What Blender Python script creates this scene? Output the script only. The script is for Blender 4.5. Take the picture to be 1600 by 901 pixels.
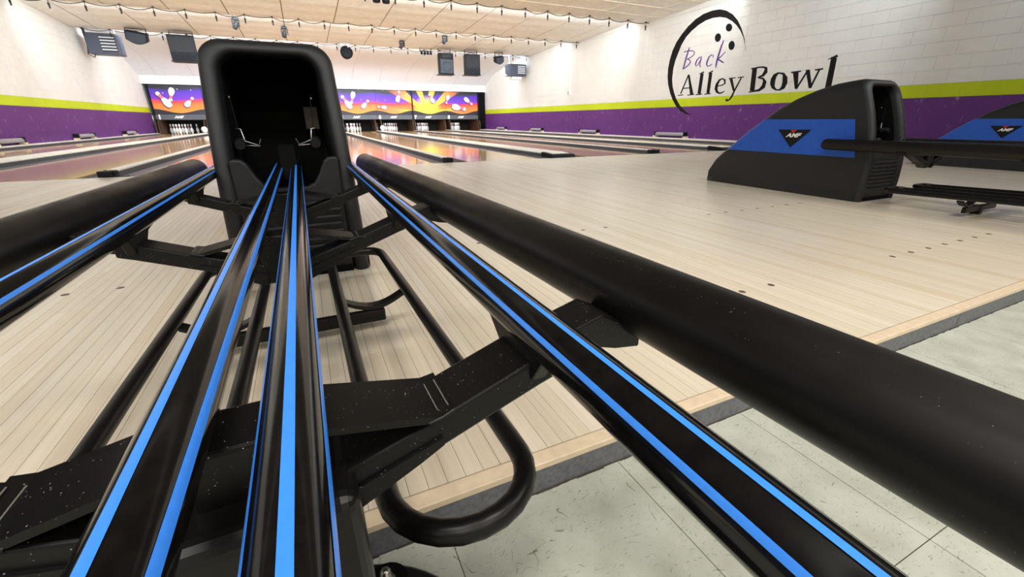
import bpy, bmesh, math, random
from mathutils import Vector, Matrix
random.seed(7)
for o in list(bpy.data.objects): bpy.data.objects.remove(o)
SC = bpy.context.scene
COL = SC.collection
PI = math.pi

# ------------------------------------------------------------------ camera, world, lights, exposure
CAM_H = 0.4933                       # lens height above the approach; z = 0 is the approach surface
def look_basis(yaw, pitch, roll):
    cy, sy, cp, sp, cr, sr = math.cos(yaw), math.sin(yaw), math.cos(pitch), math.sin(pitch), math.cos(roll), math.sin(roll)
    fw = Vector((sy*cp, cy*cp, -sp)); rt = Vector((cy, -sy, 0)); up = rt.cross(fw)
    return rt*cr + up*sr, -rt*sr + up*cr, fw
rt, up, fw = look_basis(math.radians(24.96), math.radians(21.78), math.radians(-0.16))
cam_data = bpy.data.cameras.new('camera'); cam = bpy.data.objects.new('camera', cam_data); COL.objects.link(cam)
cam_data.sensor_width = 36; cam_data.lens = 657.8/1600*36; cam_data.clip_start = 0.01; cam_data.clip_end = 100
m = Matrix.Identity(4)
for i in range(3):
    m[i][0], m[i][1], m[i][2] = rt[i], up[i], -fw[i]
m[2][3] = CAM_H
cam.matrix_world = m
SC.camera = cam

world = bpy.data.worlds.new('room_world'); SC.world = world; world.use_nodes = True
world.node_tree.nodes['Background'].inputs[0].default_value = (0.8, 0.85, 1, 1)
world.node_tree.nodes['Background'].inputs[1].default_value = 0.05
SC.view_settings.view_transform = 'Standard'; SC.view_settings.look = 'None'
SC.view_settings.exposure = 0.35; SC.view_settings.gamma = 1.0; SC.view_settings.use_curve_mapping = False

def area(name, loc, size, power, color, direction, spread=180):
    d = bpy.data.lights.new(name, 'AREA'); d.shape = 'RECTANGLE'; d.size, d.size_y = size
    d.energy = power; d.color = color; d.spread = math.radians(spread)
    o = bpy.data.objects.new(name, d); COL.objects.link(o); o.location = loc
    o.rotation_euler = Vector(direction).to_track_quat('-Z', 'Y').to_euler()
    return o
XL, XR = -5.3, 8.85                  # side walls
STEPS = (0.45, 3.8, 7.15, 10.5, 13.85, 17.3)   # drops of the saw-tooth ceiling; a tube lamp behind each faces the pins
COOL, WARM = (0.86, 0.94, 1.0), (1.0, 0.95, 0.87)
for i, y in enumerate(STEPS):
    p = (160, 180, 215, 235, 235, 400)[i]
    area('tube_lamp', ((XL+XR)/2+0.1, y+0.09, 2.985), (XR-XL-1.3, 0.05), p, COOL, (0, 1, -0.08))
for x in (-2.6, -0.6, 1.4, 3.4):      # unseen fill lamps added overhead behind the lens to brighten the near floor
    for y in (-0.5, -2.4, -4.6):
        area('fill_lamp', (x, y, 2.94), (1.2, 0.6), 25, WARM, (0, 0, -1), 145)

# ------------------------------------------------------------------ materials
def nodes(name):
    m = bpy.data.materials.new(name); m.use_nodes = True
    nt = m.node_tree; return m, nt, nt.nodes['Principled BSDF']
def lin(r, g, b):
    f = lambda c: (c/255/12.92 if c <= 10 else ((c/255+0.055)/1.055)**2.4)
    return (f(r), f(g), f(b), 1)
def N(nt, t, **kw):
    n = nt.nodes.new(t)
    for k, v in kw.items():
        if k.startswith('i_'):
            key = k[2:]; key = int(key) if key.isdigit() else key.replace('_', ' ')
            n.inputs[key].default_value = v
        else: setattr(n, k, v)
    return n
def ramp(nt, stops, interp='LINEAR'):
    r = nt.nodes.new('ShaderNodeValToRGB'); r.color_ramp.interpolation = interp
    e = r.color_ramp.elements
    while len(e) < len(stops): e.new(0.5)
    for i, (p, c) in enumerate(stops): e[i].position = p; e[i].color = c
    return r
def mapping(nt, scale, src='Object', rot=(0, 0, 0)):
    tc = nt.nodes.new('ShaderNodeTexCoord'); mp = nt.nodes.new('ShaderNodeMapping')
    mp.inputs['Scale'].default_value = scale; mp.inputs['Rotation'].default_value = rot
    if src == 'World':
        g = nt.nodes.new('ShaderNodeNewGeometry'); nt.links.new(g.outputs['Position'], mp.inputs['Vector'])
    else: nt.links.new(tc.outputs[src], mp.inputs['Vector'])
    return mp
def plain(name, col, rough=0.5, metal=0.0, spec=0.5, var=0.0, scale=8, bump=0.0, bscale=200, coat=0.0, src='Object'):
    m, nt, b = nodes(name)
    b.inputs['Base Color'].default_value = col; b.inputs['Roughness'].default_value = rough
    b.inputs['Metallic'].default_value = metal; b.inputs['Specular IOR Level'].default_value = spec
    b.inputs['Coat Weight'].default_value = coat; b.inputs['Coat Roughness'].default_value = 0.06
    if var:
        mp = mapping(nt, (scale,)*3, src); n = N(nt, 'ShaderNodeTexNoise', i_Detail=6.0); nt.links.new(mp.outputs[0], n.inputs['Vector'])
        r = ramp(nt, [(0.3, tuple(c*(1-var) for c in col[:3])+(1,)), (0.7, tuple(min(1, c*(1+var)) for c in col[:3])+(1,))])
        nt.links.new(n.outputs['Fac'], r.inputs[0]); nt.links.new(r.outputs[0], b.inputs['Base Color'])
    if bump:
        mp = mapping(nt, (bscale,)*3, src); n = N(nt, 'ShaderNodeTexNoise', i_Detail=3.0); nt.links.new(mp.outputs[0], n.inputs['Vector'])
        bp = N(nt, 'ShaderNodeBump', i_Strength=bump, i_Distance=0.002); nt.links.new(n.outputs['Fac'], bp.inputs['Height'])
        nt.links.new(bp.outputs[0], b.inputs['Normal'])
    return m
M = {}
M['rail'] = plain('rail_gloss_black', (0.005, 0.0045, 0.0045, 1), 0.13, spec=0.5, var=0.4, scale=20)
M['stripe'] = plain('stripe_blue', lin(62, 140, 245), 0.3, spec=0.4, var=0.05, scale=30)
M['hood'] = plain('hood_moulded_black', (0.013, 0.013, 0.0137, 1), 0.38, spec=0.42, bump=0.3, bscale=700)
M['hood_in'] = plain('hood_inside_black', (0.004, 0.004, 0.004, 1), 0.8, spec=0.1, var=0.2)
M['blue'] = plain('hood_blue_band', lin(32, 88, 190), 0.4, spec=0.4, var=0.05, scale=5, bump=0.1, bscale=500)
M['black'] = plain('matt_black', (0.006, 0.006, 0.007, 1), 0.5, spec=0.25, var=0.3)
M['dark_box'] = plain('speaker_black', (0.006, 0.007, 0.010, 1), 0.6, spec=0.2, var=0.3)
M['grille'] = plain('grille_grey', (0.02, 0.026, 0.038, 1), 0.6, var=0.2, scale=40)
M['worn'] = plain('worn_paint_grey', (0.16, 0.15, 0.14, 1), 0.5, var=0.8, scale=300)
M['steel'] = plain('steel', (0.6, 0.58, 0.55, 1), 0.25, metal=1.0, var=0.1, scale=60)
M['linkage'] = plain('linkage_dull_chrome', (0.25, 0.24, 0.23, 1), 0.3, metal=1.0, var=0.3, scale=80)
M['pin'] = plain('pin_white', (0.86, 0.85, 0.83, 1), 0.25, spec=0.5, var=0.03)
M['pin_red'] = plain('pin_red_ring', lin(190, 40, 40), 0.3, var=0.1)
M['white'] = plain('white_paint', (0.85, 0.85, 0.83, 1), 0.5, var=0.03)
M['cove'] = plain('cove_white', (0.84, 0.88, 0.93, 1), 0.7, var=0.03, scale=2)
M['ceil'] = plain('ceiling_beige', lin(240, 239, 235), 0.85, spec=0.2, var=0.06, scale=1.6, src='World')
M['ceil_dark'] = plain('ceiling_concourse_dark', lin(92, 86, 78), 0.85, spec=0.2, var=0.06, scale=1.6, src='World')  # unseen near bays, coloured dark so the glossy rails reflect less ceiling
M['seam'] = plain('ceiling_seam_tan', lin(150, 128, 100), 0.8, var=0.1)
M['tbar'] = plain('ceiling_grid_white', lin(236, 226, 208), 0.6, var=0.03)
M['cord'] = plain('string_cord_black', (0.012, 0.01, 0.009, 1), 0.6, var=0.2)
M['bulb'] = plain('bulb_smoked', (0.02, 0.02, 0.02, 1), 0.2, var=0.2)
M['cap'] = plain('divider_cream', lin(238, 231, 217), 0.35, var=0.08, scale=3, src='World')
M['gutter'] = plain('gutter_grey', lin(84, 86, 92), 0.35, var=0.1, scale=2, src='World')
M['pit'] = plain('pit_black', (0.012, 0.009, 0.007, 1), 0.8, var=0.3)
M['kick'] = plain('kickback_wood', lin(70, 45, 24), 0.6, var=0.3, scale=6)
M['curtain'] = plain('curtain_black', (0.01, 0.01, 0.012, 1), 0.85, spec=0.1, var=0.3)
M['heater'] = plain('heater_grey', lin(62, 68, 84), 0.45, var=0.08)
M['heater_dark'] = plain('heater_dark', (0.02, 0.02, 0.025, 1), 0.6, var=0.2)
M['louver'] = plain('louver_pale', lin(220, 222, 228), 0.35, var=0.05)
M['lamp_bar'] = plain('lamp_bar_grey', lin(150, 146, 150), 0.35, var=0.1)
M['logo'] = plain('logo_black', (0.010, 0.009, 0.009, 1), 0.7, spec=0.15, var=0.2)
M['logo_purple'] = plain('logo_purple', lin(84, 40, 120), 0.6, var=0.1)
M['kick_face'] = plain('kick_face_slate', lin(104, 106, 111), 0.55, spec=0.4, var=0.25, scale=25, bump=0.2, bscale=80, src='World')
M['under'] = plain('joint_dark', (0.05, 0.04, 0.03, 1), 0.9, var=0.2)
M['red'] = plain('badge_red', lin(190, 30, 30), 0.4, var=0.05)
M['strip'] = plain('mask_strip_grey', lin(84, 86, 93), 0.5, var=0.05)
M['wave'] = plain('mask_wave_dark', lin(38, 30, 40), 0.5, var=0.1)
M['print_white'] = plain('print_white', (0.9, 0.88, 0.88, 1), 0.5, var=0.02)
M['print_shadow'] = plain('print_pin_shadow', lin(70, 20, 70), 0.5, var=0.1)
M['print_pink'] = plain('print_pin_neck', lin(235, 120, 130), 0.5, var=0.1)

def satin_tube():
    m, nt, b = nodes('bumper_satin_black')
    b.inputs['Specular IOR Level'].default_value = 0.28
    mp = mapping(nt, (6, 2.5, 6)); n = N(nt, 'ShaderNodeTexNoise', i_Scale=3.0, i_Detail=8.0, i_Roughness=0.7); nt.links.new(mp.outputs[0], n.inputs['Vector'])
    r = ramp(nt, [(0.35, (0.30,)*3+(1,)), (0.7, (0.5,)*3+(1,))]); nt.links.new(n.outputs['Fac'], r.inputs[0]); nt.links.new(r.outputs[0], b.inputs['Roughness'])
    # scuffed, dusty specks
    mp2 = mapping(nt, (330, 330, 330)); v = N(nt, 'ShaderNodeTexVoronoi', i_Scale=1.0); nt.links.new(mp2.outputs[0], v.inputs['Vector'])
    n2 = N(nt, 'ShaderNodeTexNoise', i_Scale=9.0, i_Detail=4.0)
    r2 = ramp(nt, [(0.07, (0.4, 0.38, 0.36, 1)), (0.14, (0.0, 0.0, 0.0, 1))]); nt.links.new(v.outputs['Distance'], r2.inputs[0])
    r3 = ramp(nt, [(0.58, (0, 0, 0, 1)), (0.72, (1, 1, 1, 1))]); nt.links.new(n2.outputs['Fac'], r3.inputs[0])
    mul = N(nt, 'ShaderNodeMixRGB', blend_type='MULTIPLY', i_Fac=1.0); nt.links.new(r2.outputs[0], mul.inputs[1]); nt.links.new(r3.outputs[0], mul.inputs[2])
    add = N(nt, 'ShaderNodeMixRGB', blend_type='ADD', i_Fac=1.0); nt.links.new(mul.outputs[0], add.inputs[1]); add.inputs[2].default_value = (0.006, 0.005, 0.0045, 1)
    nt.links.new(add.outputs[0], b.inputs['Base Color'])
    return m
M['tube'] = satin_tube()

def steel_painted():
    m, nt, b = nodes('brace_painted_black')
    b.inputs['Roughness'].default_value = 0.38; b.inputs['Specular IOR Level'].default_value = 0.28
    mp = mapping(nt, (330, 330, 330)); v = N(nt, 'ShaderNodeTexVoronoi', i_Scale=1.0); nt.links.new(mp.outputs[0], v.inputs['Vector'])
    n2 = N(nt, 'ShaderNodeTexNoise', i_Scale=12.0, i_Detail=4.0)
    r2 = ramp(nt, [(0.10, (0.45, 0.43, 0.4, 1)), (0.17, (0, 0, 0, 1))]); nt.links.new(v.outputs['Distance'], r2.inputs[0])
    r3 = ramp(nt, [(0.5, (0, 0, 0, 1)), (0.64, (1, 1, 1, 1))]); nt.links.new(n2.outputs['Fac'], r3.inputs[0])
    mul = N(nt, 'ShaderNodeMixRGB', blend_type='MULTIPLY', i_Fac=1.0); nt.links.new(r2.outputs[0], mul.inputs[1]); nt.links.new(r3.outputs[0], mul.inputs[2])
    add = N(nt, 'ShaderNodeMixRGB', blend_type='ADD', i_Fac=1.0); nt.links.new(mul.outputs[0], add.inputs[1]); add.inputs[2].default_value = (0.005, 0.0045, 0.004, 1)
    nt.links.new(add.outputs[0], b.inputs['Base Color'])
    return m
M['brace'] = steel_painted()
M['loop'] = plain('loop_satin_black', (0.006, 0.0055, 0.005, 1), 0.33, spec=0.3, var=0.3, scale=15)

BW = 0.028                            # width of one maple board
def board_mat(name, far):
    m, nt, b = nodes(name)
    L = nt.links.new
    b.inputs['Roughness'].default_value = 0.24; b.inputs['Specular IOR Level'].default_value = 0.5
    g = N(nt, 'ShaderNodeNewGeometry')
    mp = N(nt, 'ShaderNodeMapping'); mp.inputs['Scale'].default_value = (160, 3.2, 1); L(g.outputs['Position'], mp.inputs['Vector'])
    n = N(nt, 'ShaderNodeTexNoise', i_Scale=1.0, i_Detail=6.0, i_Roughness=0.6); L(mp.outputs[0], n.inputs['Vector'])
    if far:
        sx = N(nt, 'ShaderNodeSeparateXYZ'); L(g.outputs['Position'], sx.inputs[0])
        dv = N(nt, 'ShaderNodeMath', operation='DIVIDE', i_1=BW); L(sx.outputs['X'], dv.inputs[0])
        fl = N(nt, 'ShaderNodeMath', operation='FLOOR'); L(dv.outputs[0], fl.inputs[0])
        w1 = N(nt, 'ShaderNodeTexWhiteNoise', noise_dimensions='1D'); L(fl.outputs[0], w1.inputs['W'])
        ma = N(nt, 'ShaderNodeMath', operation='MULTIPLY_ADD', i_1=7.0); L(w1.outputs['Value'], ma.inputs[0]); L(sx.outputs['Y'], ma.inputs[2])
        d2 = N(nt, 'ShaderNodeMath', operation='DIVIDE', i_1=1.4); L(ma.outputs[0], d2.inputs[0])
        f2 = N(nt, 'ShaderNodeMath', operation='FLOOR'); L(d2.outputs[0], f2.inputs[0])
        cb = N(nt, 'ShaderNodeCombineXYZ'); L(fl.outputs[0], cb.inputs[0]); L(f2.outputs[0], cb.inputs[1])
        w2 = N(nt, 'ShaderNodeTexWhiteNoise', noise_dimensions='2D'); L(cb.outputs[0], w2.inputs['Vector'])
        rnd = w2.outputs['Value']
        fr = N(nt, 'ShaderNodeMath', operation='FRACT'); L(dv.outputs[0], fr.inputs[0])
        s = N(nt, 'ShaderNodeMath', operation='SUBTRACT', i_1=0.5); L(fr.outputs[0], s.inputs[0])
        ab = N(nt, 'ShaderNodeMath', operation='ABSOLUTE'); L(s.outputs[0], ab.inputs[0])
        line = ramp(nt, [(0.465, (1, 1, 1, 1)), (0.488, (0.62, 0.56, 0.48, 1))]); L(ab.outputs[0], line.inputs[0])
    else:
        rnd = N(nt, 'ShaderNodeObjectInfo').outputs['Random']
    tone = ramp(nt, [(0.0, lin(224, 210, 188)), (0.45, lin(229, 217, 197)), (0.8, lin(232, 221, 202)), (1.0, lin(221, 204, 178))]); L(rnd, tone.inputs[0])
    gr = ramp(nt, [(0.3, (0.91, 0.89, 0.86, 1)), (0.6, (1, 1, 1, 1))]); L(n.outputs['Fac'], gr.inputs[0])
    mx = N(nt, 'ShaderNodeMixRGB', blend_type='MULTIPLY', i_Fac=1.0); L(tone.outputs[0], mx.inputs[1]); L(gr.outputs[0], mx.inputs[2])
    out = mx.outputs[0]
    if far:
        m2 = N(nt, 'ShaderNodeMixRGB', blend_type='MULTIPLY', i_Fac=1.0); L(out, m2.inputs[1]); L(line.outputs[0], m2.inputs[2]); out = m2.outputs[0]
    # broad worn patches
    n3 = N(nt, 'ShaderNodeTexNoise', i_Scale=0.9, i_Detail=3.0); L(g.outputs['Position'], n3.inputs['Vector'])
    wr = ramp(nt, [(0.35, (0.93, 0.93, 0.93, 1)), (0.65, (1.0, 1.0, 1.0, 1))]); L(n3.outputs['Fac'], wr.inputs[0])
    m3 = N(nt, 'ShaderNodeMixRGB', blend_type='MULTIPLY', i_Fac=1.0); L(out, m3.inputs[1]); L(wr.outputs[0], m3.inputs[2])
    L(m3.outputs[0], b.inputs['Base Color'])
    return m
M['board'] = board_mat('maple_board', False)
M['board_far'] = board_mat('maple_boards_far', True)
M['edge_board'] = plain('edge_board_maple', lin(222, 202, 174), 0.35, var=0.08, scale=9, src='World')

def lane_mat():
    m, nt, b = nodes('lane_oiled_maple'); L = nt.links.new
    b.inputs['Roughness'].default_value = 0.09; b.inputs['Specular IOR Level'].default_value = 0.22
    g = N(nt, 'ShaderNodeNewGeometry'); mp = N(nt, 'ShaderNodeMapping'); mp.inputs['Scale'].default_value = (36, 0.7, 1); L(g.outputs['Position'], mp.inputs['Vector'])
    n = N(nt, 'ShaderNodeTexNoise', i_Scale=1.0, i_Detail=5.0); L(mp.outputs[0], n.inputs['Vector'])
    r = ramp(nt, [(0.3, lin(196, 150, 104)), (0.7, lin(226, 186, 140))]); L(n.outputs['Fac'], r.inputs[0]); L(r.outputs[0], b.inputs['Base Color'])
    return m
M['lane'] = lane_mat()

def tile_mat():
    m, nt, b = nodes('vinyl_tile_flecked'); L = nt.links.new
    b.inputs['Roughness'].default_value = 0.38; b.inputs['Specular IOR Level'].default_value = 0.4
    g = N(nt, 'ShaderNodeNewGeometry'); oi = N(nt, 'ShaderNodeObjectInfo')
    base = N(nt, 'ShaderNodeTexNoise', i_Scale=14.0, i_Detail=6.0); L(g.outputs['Position'], base.inputs['Vector'])
    rb = ramp(nt, [(0.3, lin(168, 170, 158)), (0.55, lin(183, 186, 175)), (0.75, lin(192, 195, 186))]); L(base.outputs['Fac'], rb.inputs[0])
    cur = rb.outputs[0]
    for k, (rot, sc, lo, colr) in enumerate([(0.5, (70, 420, 1), 0.69, (0.30, 0.28, 0.22, 1)), (2.2, (80, 500, 1), 0.70, (0.35, 0.32, 0.25, 1)), (1.3, (55, 330, 1), 0.69, (0.5, 0.5, 0.45, 1)), (0.0, (90, 520, 1), 0.70, (0.35, 0.33, 0.28, 1))]):
        dist = N(nt, 'ShaderNodeTexNoise', i_Scale=7.0+k); L(g.outputs['Position'], dist.inputs['Vector'])
        mixv = N(nt, 'ShaderNodeMixRGB', blend_type='ADD', i_Fac=0.16); L(g.outputs['Position'], mixv.inputs[1]); L(dist.outputs['Color'], mixv.inputs[2])
        mp = N(nt, 'ShaderNodeMapping'); mp.inputs['Rotation'].default_value = (0, 0, rot); mp.inputs['Scale'].default_value = sc; mp.inputs['Location'].default_value = (k*3.7, k*1.3, 0)
        L(mixv.outputs[0], mp.inputs['Vector'])
        n = N(nt, 'ShaderNodeTexNoise', i_Scale=1.0, i_Detail=2.0); L(mp.outputs[0], n.inputs['Vector'])
        r = ramp(nt, [(lo-0.025, (1, 1, 1, 1)), (lo+0.02, colr)]); L(n.outputs['Fac'], r.inputs[0])
        mx = N(nt, 'ShaderNodeMixRGB', blend_type='MULTIPLY', i_Fac=0.75); L(cur, mx.inputs[1]); L(r.outputs[0], mx.inputs[2]); cur = mx.outputs[0]
    hv = N(nt, 'ShaderNodeMapRange', i_3=0.94, i_4=1.03); L(oi.outputs['Random'], hv.inputs[0])
    mx = N(nt, 'ShaderNodeMixRGB', blend_type='MULTIPLY', i_Fac=1.0); L(cur, mx.inputs[1]); L(hv.outputs[0], mx.inputs[2])
    L(mx.outputs[0], b.inputs['Base Color'])
    return m
M['tile'] = tile_mat()

def wall_paint(name, col, scuff=0.0):
    m, nt, b = nodes(name); L = nt.links.new
    b.inputs['Roughness'].default_value = 0.55; b.inputs['Specular IOR Level'].default_value = 0.3
    g = N(nt, 'ShaderNodeNewGeometry')
    n = N(nt, 'ShaderNodeTexNoise', i_Scale=2.2, i_Detail=7.0); L(g.outputs['Position'], n.inputs['Vector'])
    r = ramp(nt, [(0.3, tuple(c*0.93 for c in col[:3])+(1,)), (0.7, col)]); L(n.outputs['Fac'], r.inputs[0]); cur = r.outputs[0]
    if scuff:
        mp = N(nt, 'ShaderNodeMapping'); mp.inputs['Scale'].default_value = (6, 6, 3.0); L(g.outputs['Position'], mp.inputs['Vector'])
        n2 = N(nt, 'ShaderNodeTexNoise', i_Scale=1.6, i_Detail=5.0, i_Roughness=0.7); L(mp.outputs[0], n2.inputs['Vector'])
        r2 = ramp(nt, [(0.60, (0, 0, 0, 1)), (0.70, (scuff,)*3+(1,))]); L(n2.outputs['Fac'], r2.inputs[0])
        mx = N(nt, 'ShaderNodeMixRGB', blend_type='MIX'); L(r2.outputs[0], mx.inputs[0]); L(cur, mx.inputs[1]); mx.inputs[2].default_value = (0.55, 0.45, 0.6, 1); cur = mx.outputs[0]
    L(cur, b.inputs['Base Color'])
    n4 = N(nt, 'ShaderNodeTexNoise', i_Scale=60.0, i_Detail=3.0); L(g.outputs['Position'], n4.inputs['Vector'])
    bp = N(nt, 'ShaderNodeBump', i_Strength=0.25, i_Distance=0.004); L(n4.outputs['Fac'], bp.inputs['Height']); L(bp.outputs[0], b.inputs['Normal'])
    return m
M['cream'] = wall_paint('wall_cream', lin(228, 225, 219))
M['lime'] = wall_paint('wall_lime', lin(190, 205, 25))
M['purple'] = wall_paint('wall_purple', lin(98, 48, 118), 0.35)

def mask_mat(k, x_off, z0):
    """printed sunset: violet sky, orange glow below, sun rays spreading from one point of the four-panel picture"""
    m, nt, b = nodes('mask_print_%d' % k); L = nt.links.new
    b.inputs['Roughness'].default_value = 0.4; b.inputs['Specular IOR Level'].default_value = 0.3
    tc = N(nt, 'ShaderNodeTexCoord'); sx = N(nt, 'ShaderNodeSeparateXYZ'); L(tc.outputs['Object'], sx.inputs[0])
    X = N(nt, 'ShaderNodeMath', operation='SUBTRACT', i_1=x_off); L(sx.outputs['X'], X.inputs[0])
    Z = N(nt, 'ShaderNodeMath', operation='SUBTRACT', i_1=0.13); L(sx.outputs['Z'], Z.inputs[0])
    # undulating horizon between violet and orange
    sn = N(nt, 'ShaderNodeMath', operation='MULTIPLY', i_1=2.2); L(sx.outputs['X'], sn.inputs[0])
    s2 = N(nt, 'ShaderNodeMath', operation='SINE'); L(sn.outputs[0], s2.inputs[0])
    hz = N(nt, 'ShaderNodeMath', operation='MULTIPLY_ADD', i_1=0.05); L(s2.outputs[0], hz.inputs[0]); L(sx.outputs['Z'], hz.inputs[2])
    sky = ramp(nt, [(0.0, lin(255, 160, 60)), (0.38, lin(255, 122, 62)), (0.52, lin(228, 64, 70)), (0.60, lin(120, 60, 190)), (0.88, lin(84, 52, 180)), (0.97, lin(60, 55, 75)), (1.0, lin(50, 50, 60))])
    L(hz.outputs[0], sky.inputs[0])
    ang = N(nt, 'ShaderNodeMath', operation='ARCTAN2'); L(Z.outputs[0], ang.inputs[0]); L(X.outputs[0], ang.inputs[1])
    a2 = N(nt, 'ShaderNodeMath', operation='MULTIPLY_ADD', i_1=10.0, i_2=1.35); L(ang.outputs[0], a2.inputs[0])
    cs = N(nt, 'ShaderNodeMath', operation='SINE'); L(a2.outputs[0], cs.inputs[0])
    ray = ramp(nt, [(0.50, (0, 0, 0, 1)), (0.66, (1, 1, 1, 1))]); mr = N(nt, 'ShaderNodeMapRange', i_1=-1.0, i_2=1.0); L(cs.outputs[0], mr.inputs[0]); L(mr.outputs[0], ray.inputs[0])
    cb = N(nt, 'ShaderNodeCombineXYZ'); L(X.outputs[0], cb.inputs[0]); L(Z.outputs[0], cb.inputs[2])
    ln = N(nt, 'ShaderNodeVectorMath', operation='LENGTH'); L(cb.outputs[0], ln.inputs[0])
    rc = ramp(nt, [(0.0, lin(255, 240, 80)), (0.25, lin(255, 215, 70)), (0.62, lin(255, 150, 80)), (1.0, lin(230, 100, 90))])
    dsc = N(nt, 'ShaderNodeMath', operation='DIVIDE', i_1=2.3); L(ln.outputs['Value'], dsc.inputs[0]); L(dsc.outputs[0], rc.inputs[0])
    fade = ramp(nt, [(0.0, (1, 1, 1, 1)), (0.55, (0.95, 0.95, 0.95, 1)), (1.0, (0.0, 0.0, 0.0, 1))]); L(dsc.outputs[0], fade.inputs[0])
    f = N(nt, 'ShaderNodeMath', operation='MULTIPLY'); L(ray.outputs[0], f.inputs[0]); L(fade.outputs[0], f.inputs[1])
    core = ramp(nt, [(0.16, (1, 1, 1, 1)), (0.34, (0, 0, 0, 1))]); L(dsc.outputs[0], core.inputs[0])
    fm = N(nt, 'ShaderNodeMath', operation='MAXIMUM'); L(f.outputs[0], fm.inputs[0]); L(core.outputs[0], fm.inputs[1])
    mx = N(nt, 'ShaderNodeMixRGB'); L(fm.outputs[0], mx.inputs[0]); L(sky.outputs[0], mx.inputs[1]); L(rc.outputs[0], mx.inputs[2])
    mp = N(nt, 'ShaderNodeMapping'); mp.inputs['Scale'].default_value = (5, 1, 5); mp.inputs['Location'].default_value = (k*3.1, 0, 0); L(tc.outputs['Object'], mp.inputs['Vector'])
    v = N(nt, 'ShaderNodeTexVoronoi', i_Scale=1.0); L(mp.outputs[0], v.inputs['Vector'])
    st = ramp(nt, [(0.06, (1, 1, 1, 1)), (0.12, (0, 0, 0, 1))]); L(v.outputs['Distance'], st.inputs[0])
    hi = ramp(nt, [(0.6, (0, 0, 0, 1)), (0.66, (0.8, 0.8, 0.8, 1))]); L(sx.outputs['Z'], hi.inputs[0])
    sm = N(nt, 'ShaderNodeMath', operation='MULTIPLY'); L(st.outputs[0], sm.inputs[0]); L(hi.outputs[0], sm.inputs[1])
    mx2 = N(nt, 'ShaderNodeMixRGB'); L(sm.outputs[0], mx2.inputs[0]); L(mx.outputs[0], mx2.inputs[1]); mx2.inputs[2].default_value = (0.9, 0.85, 1, 1)
    L(mx2.outputs[0], b.inputs['Base Color'])
    return m

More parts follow.
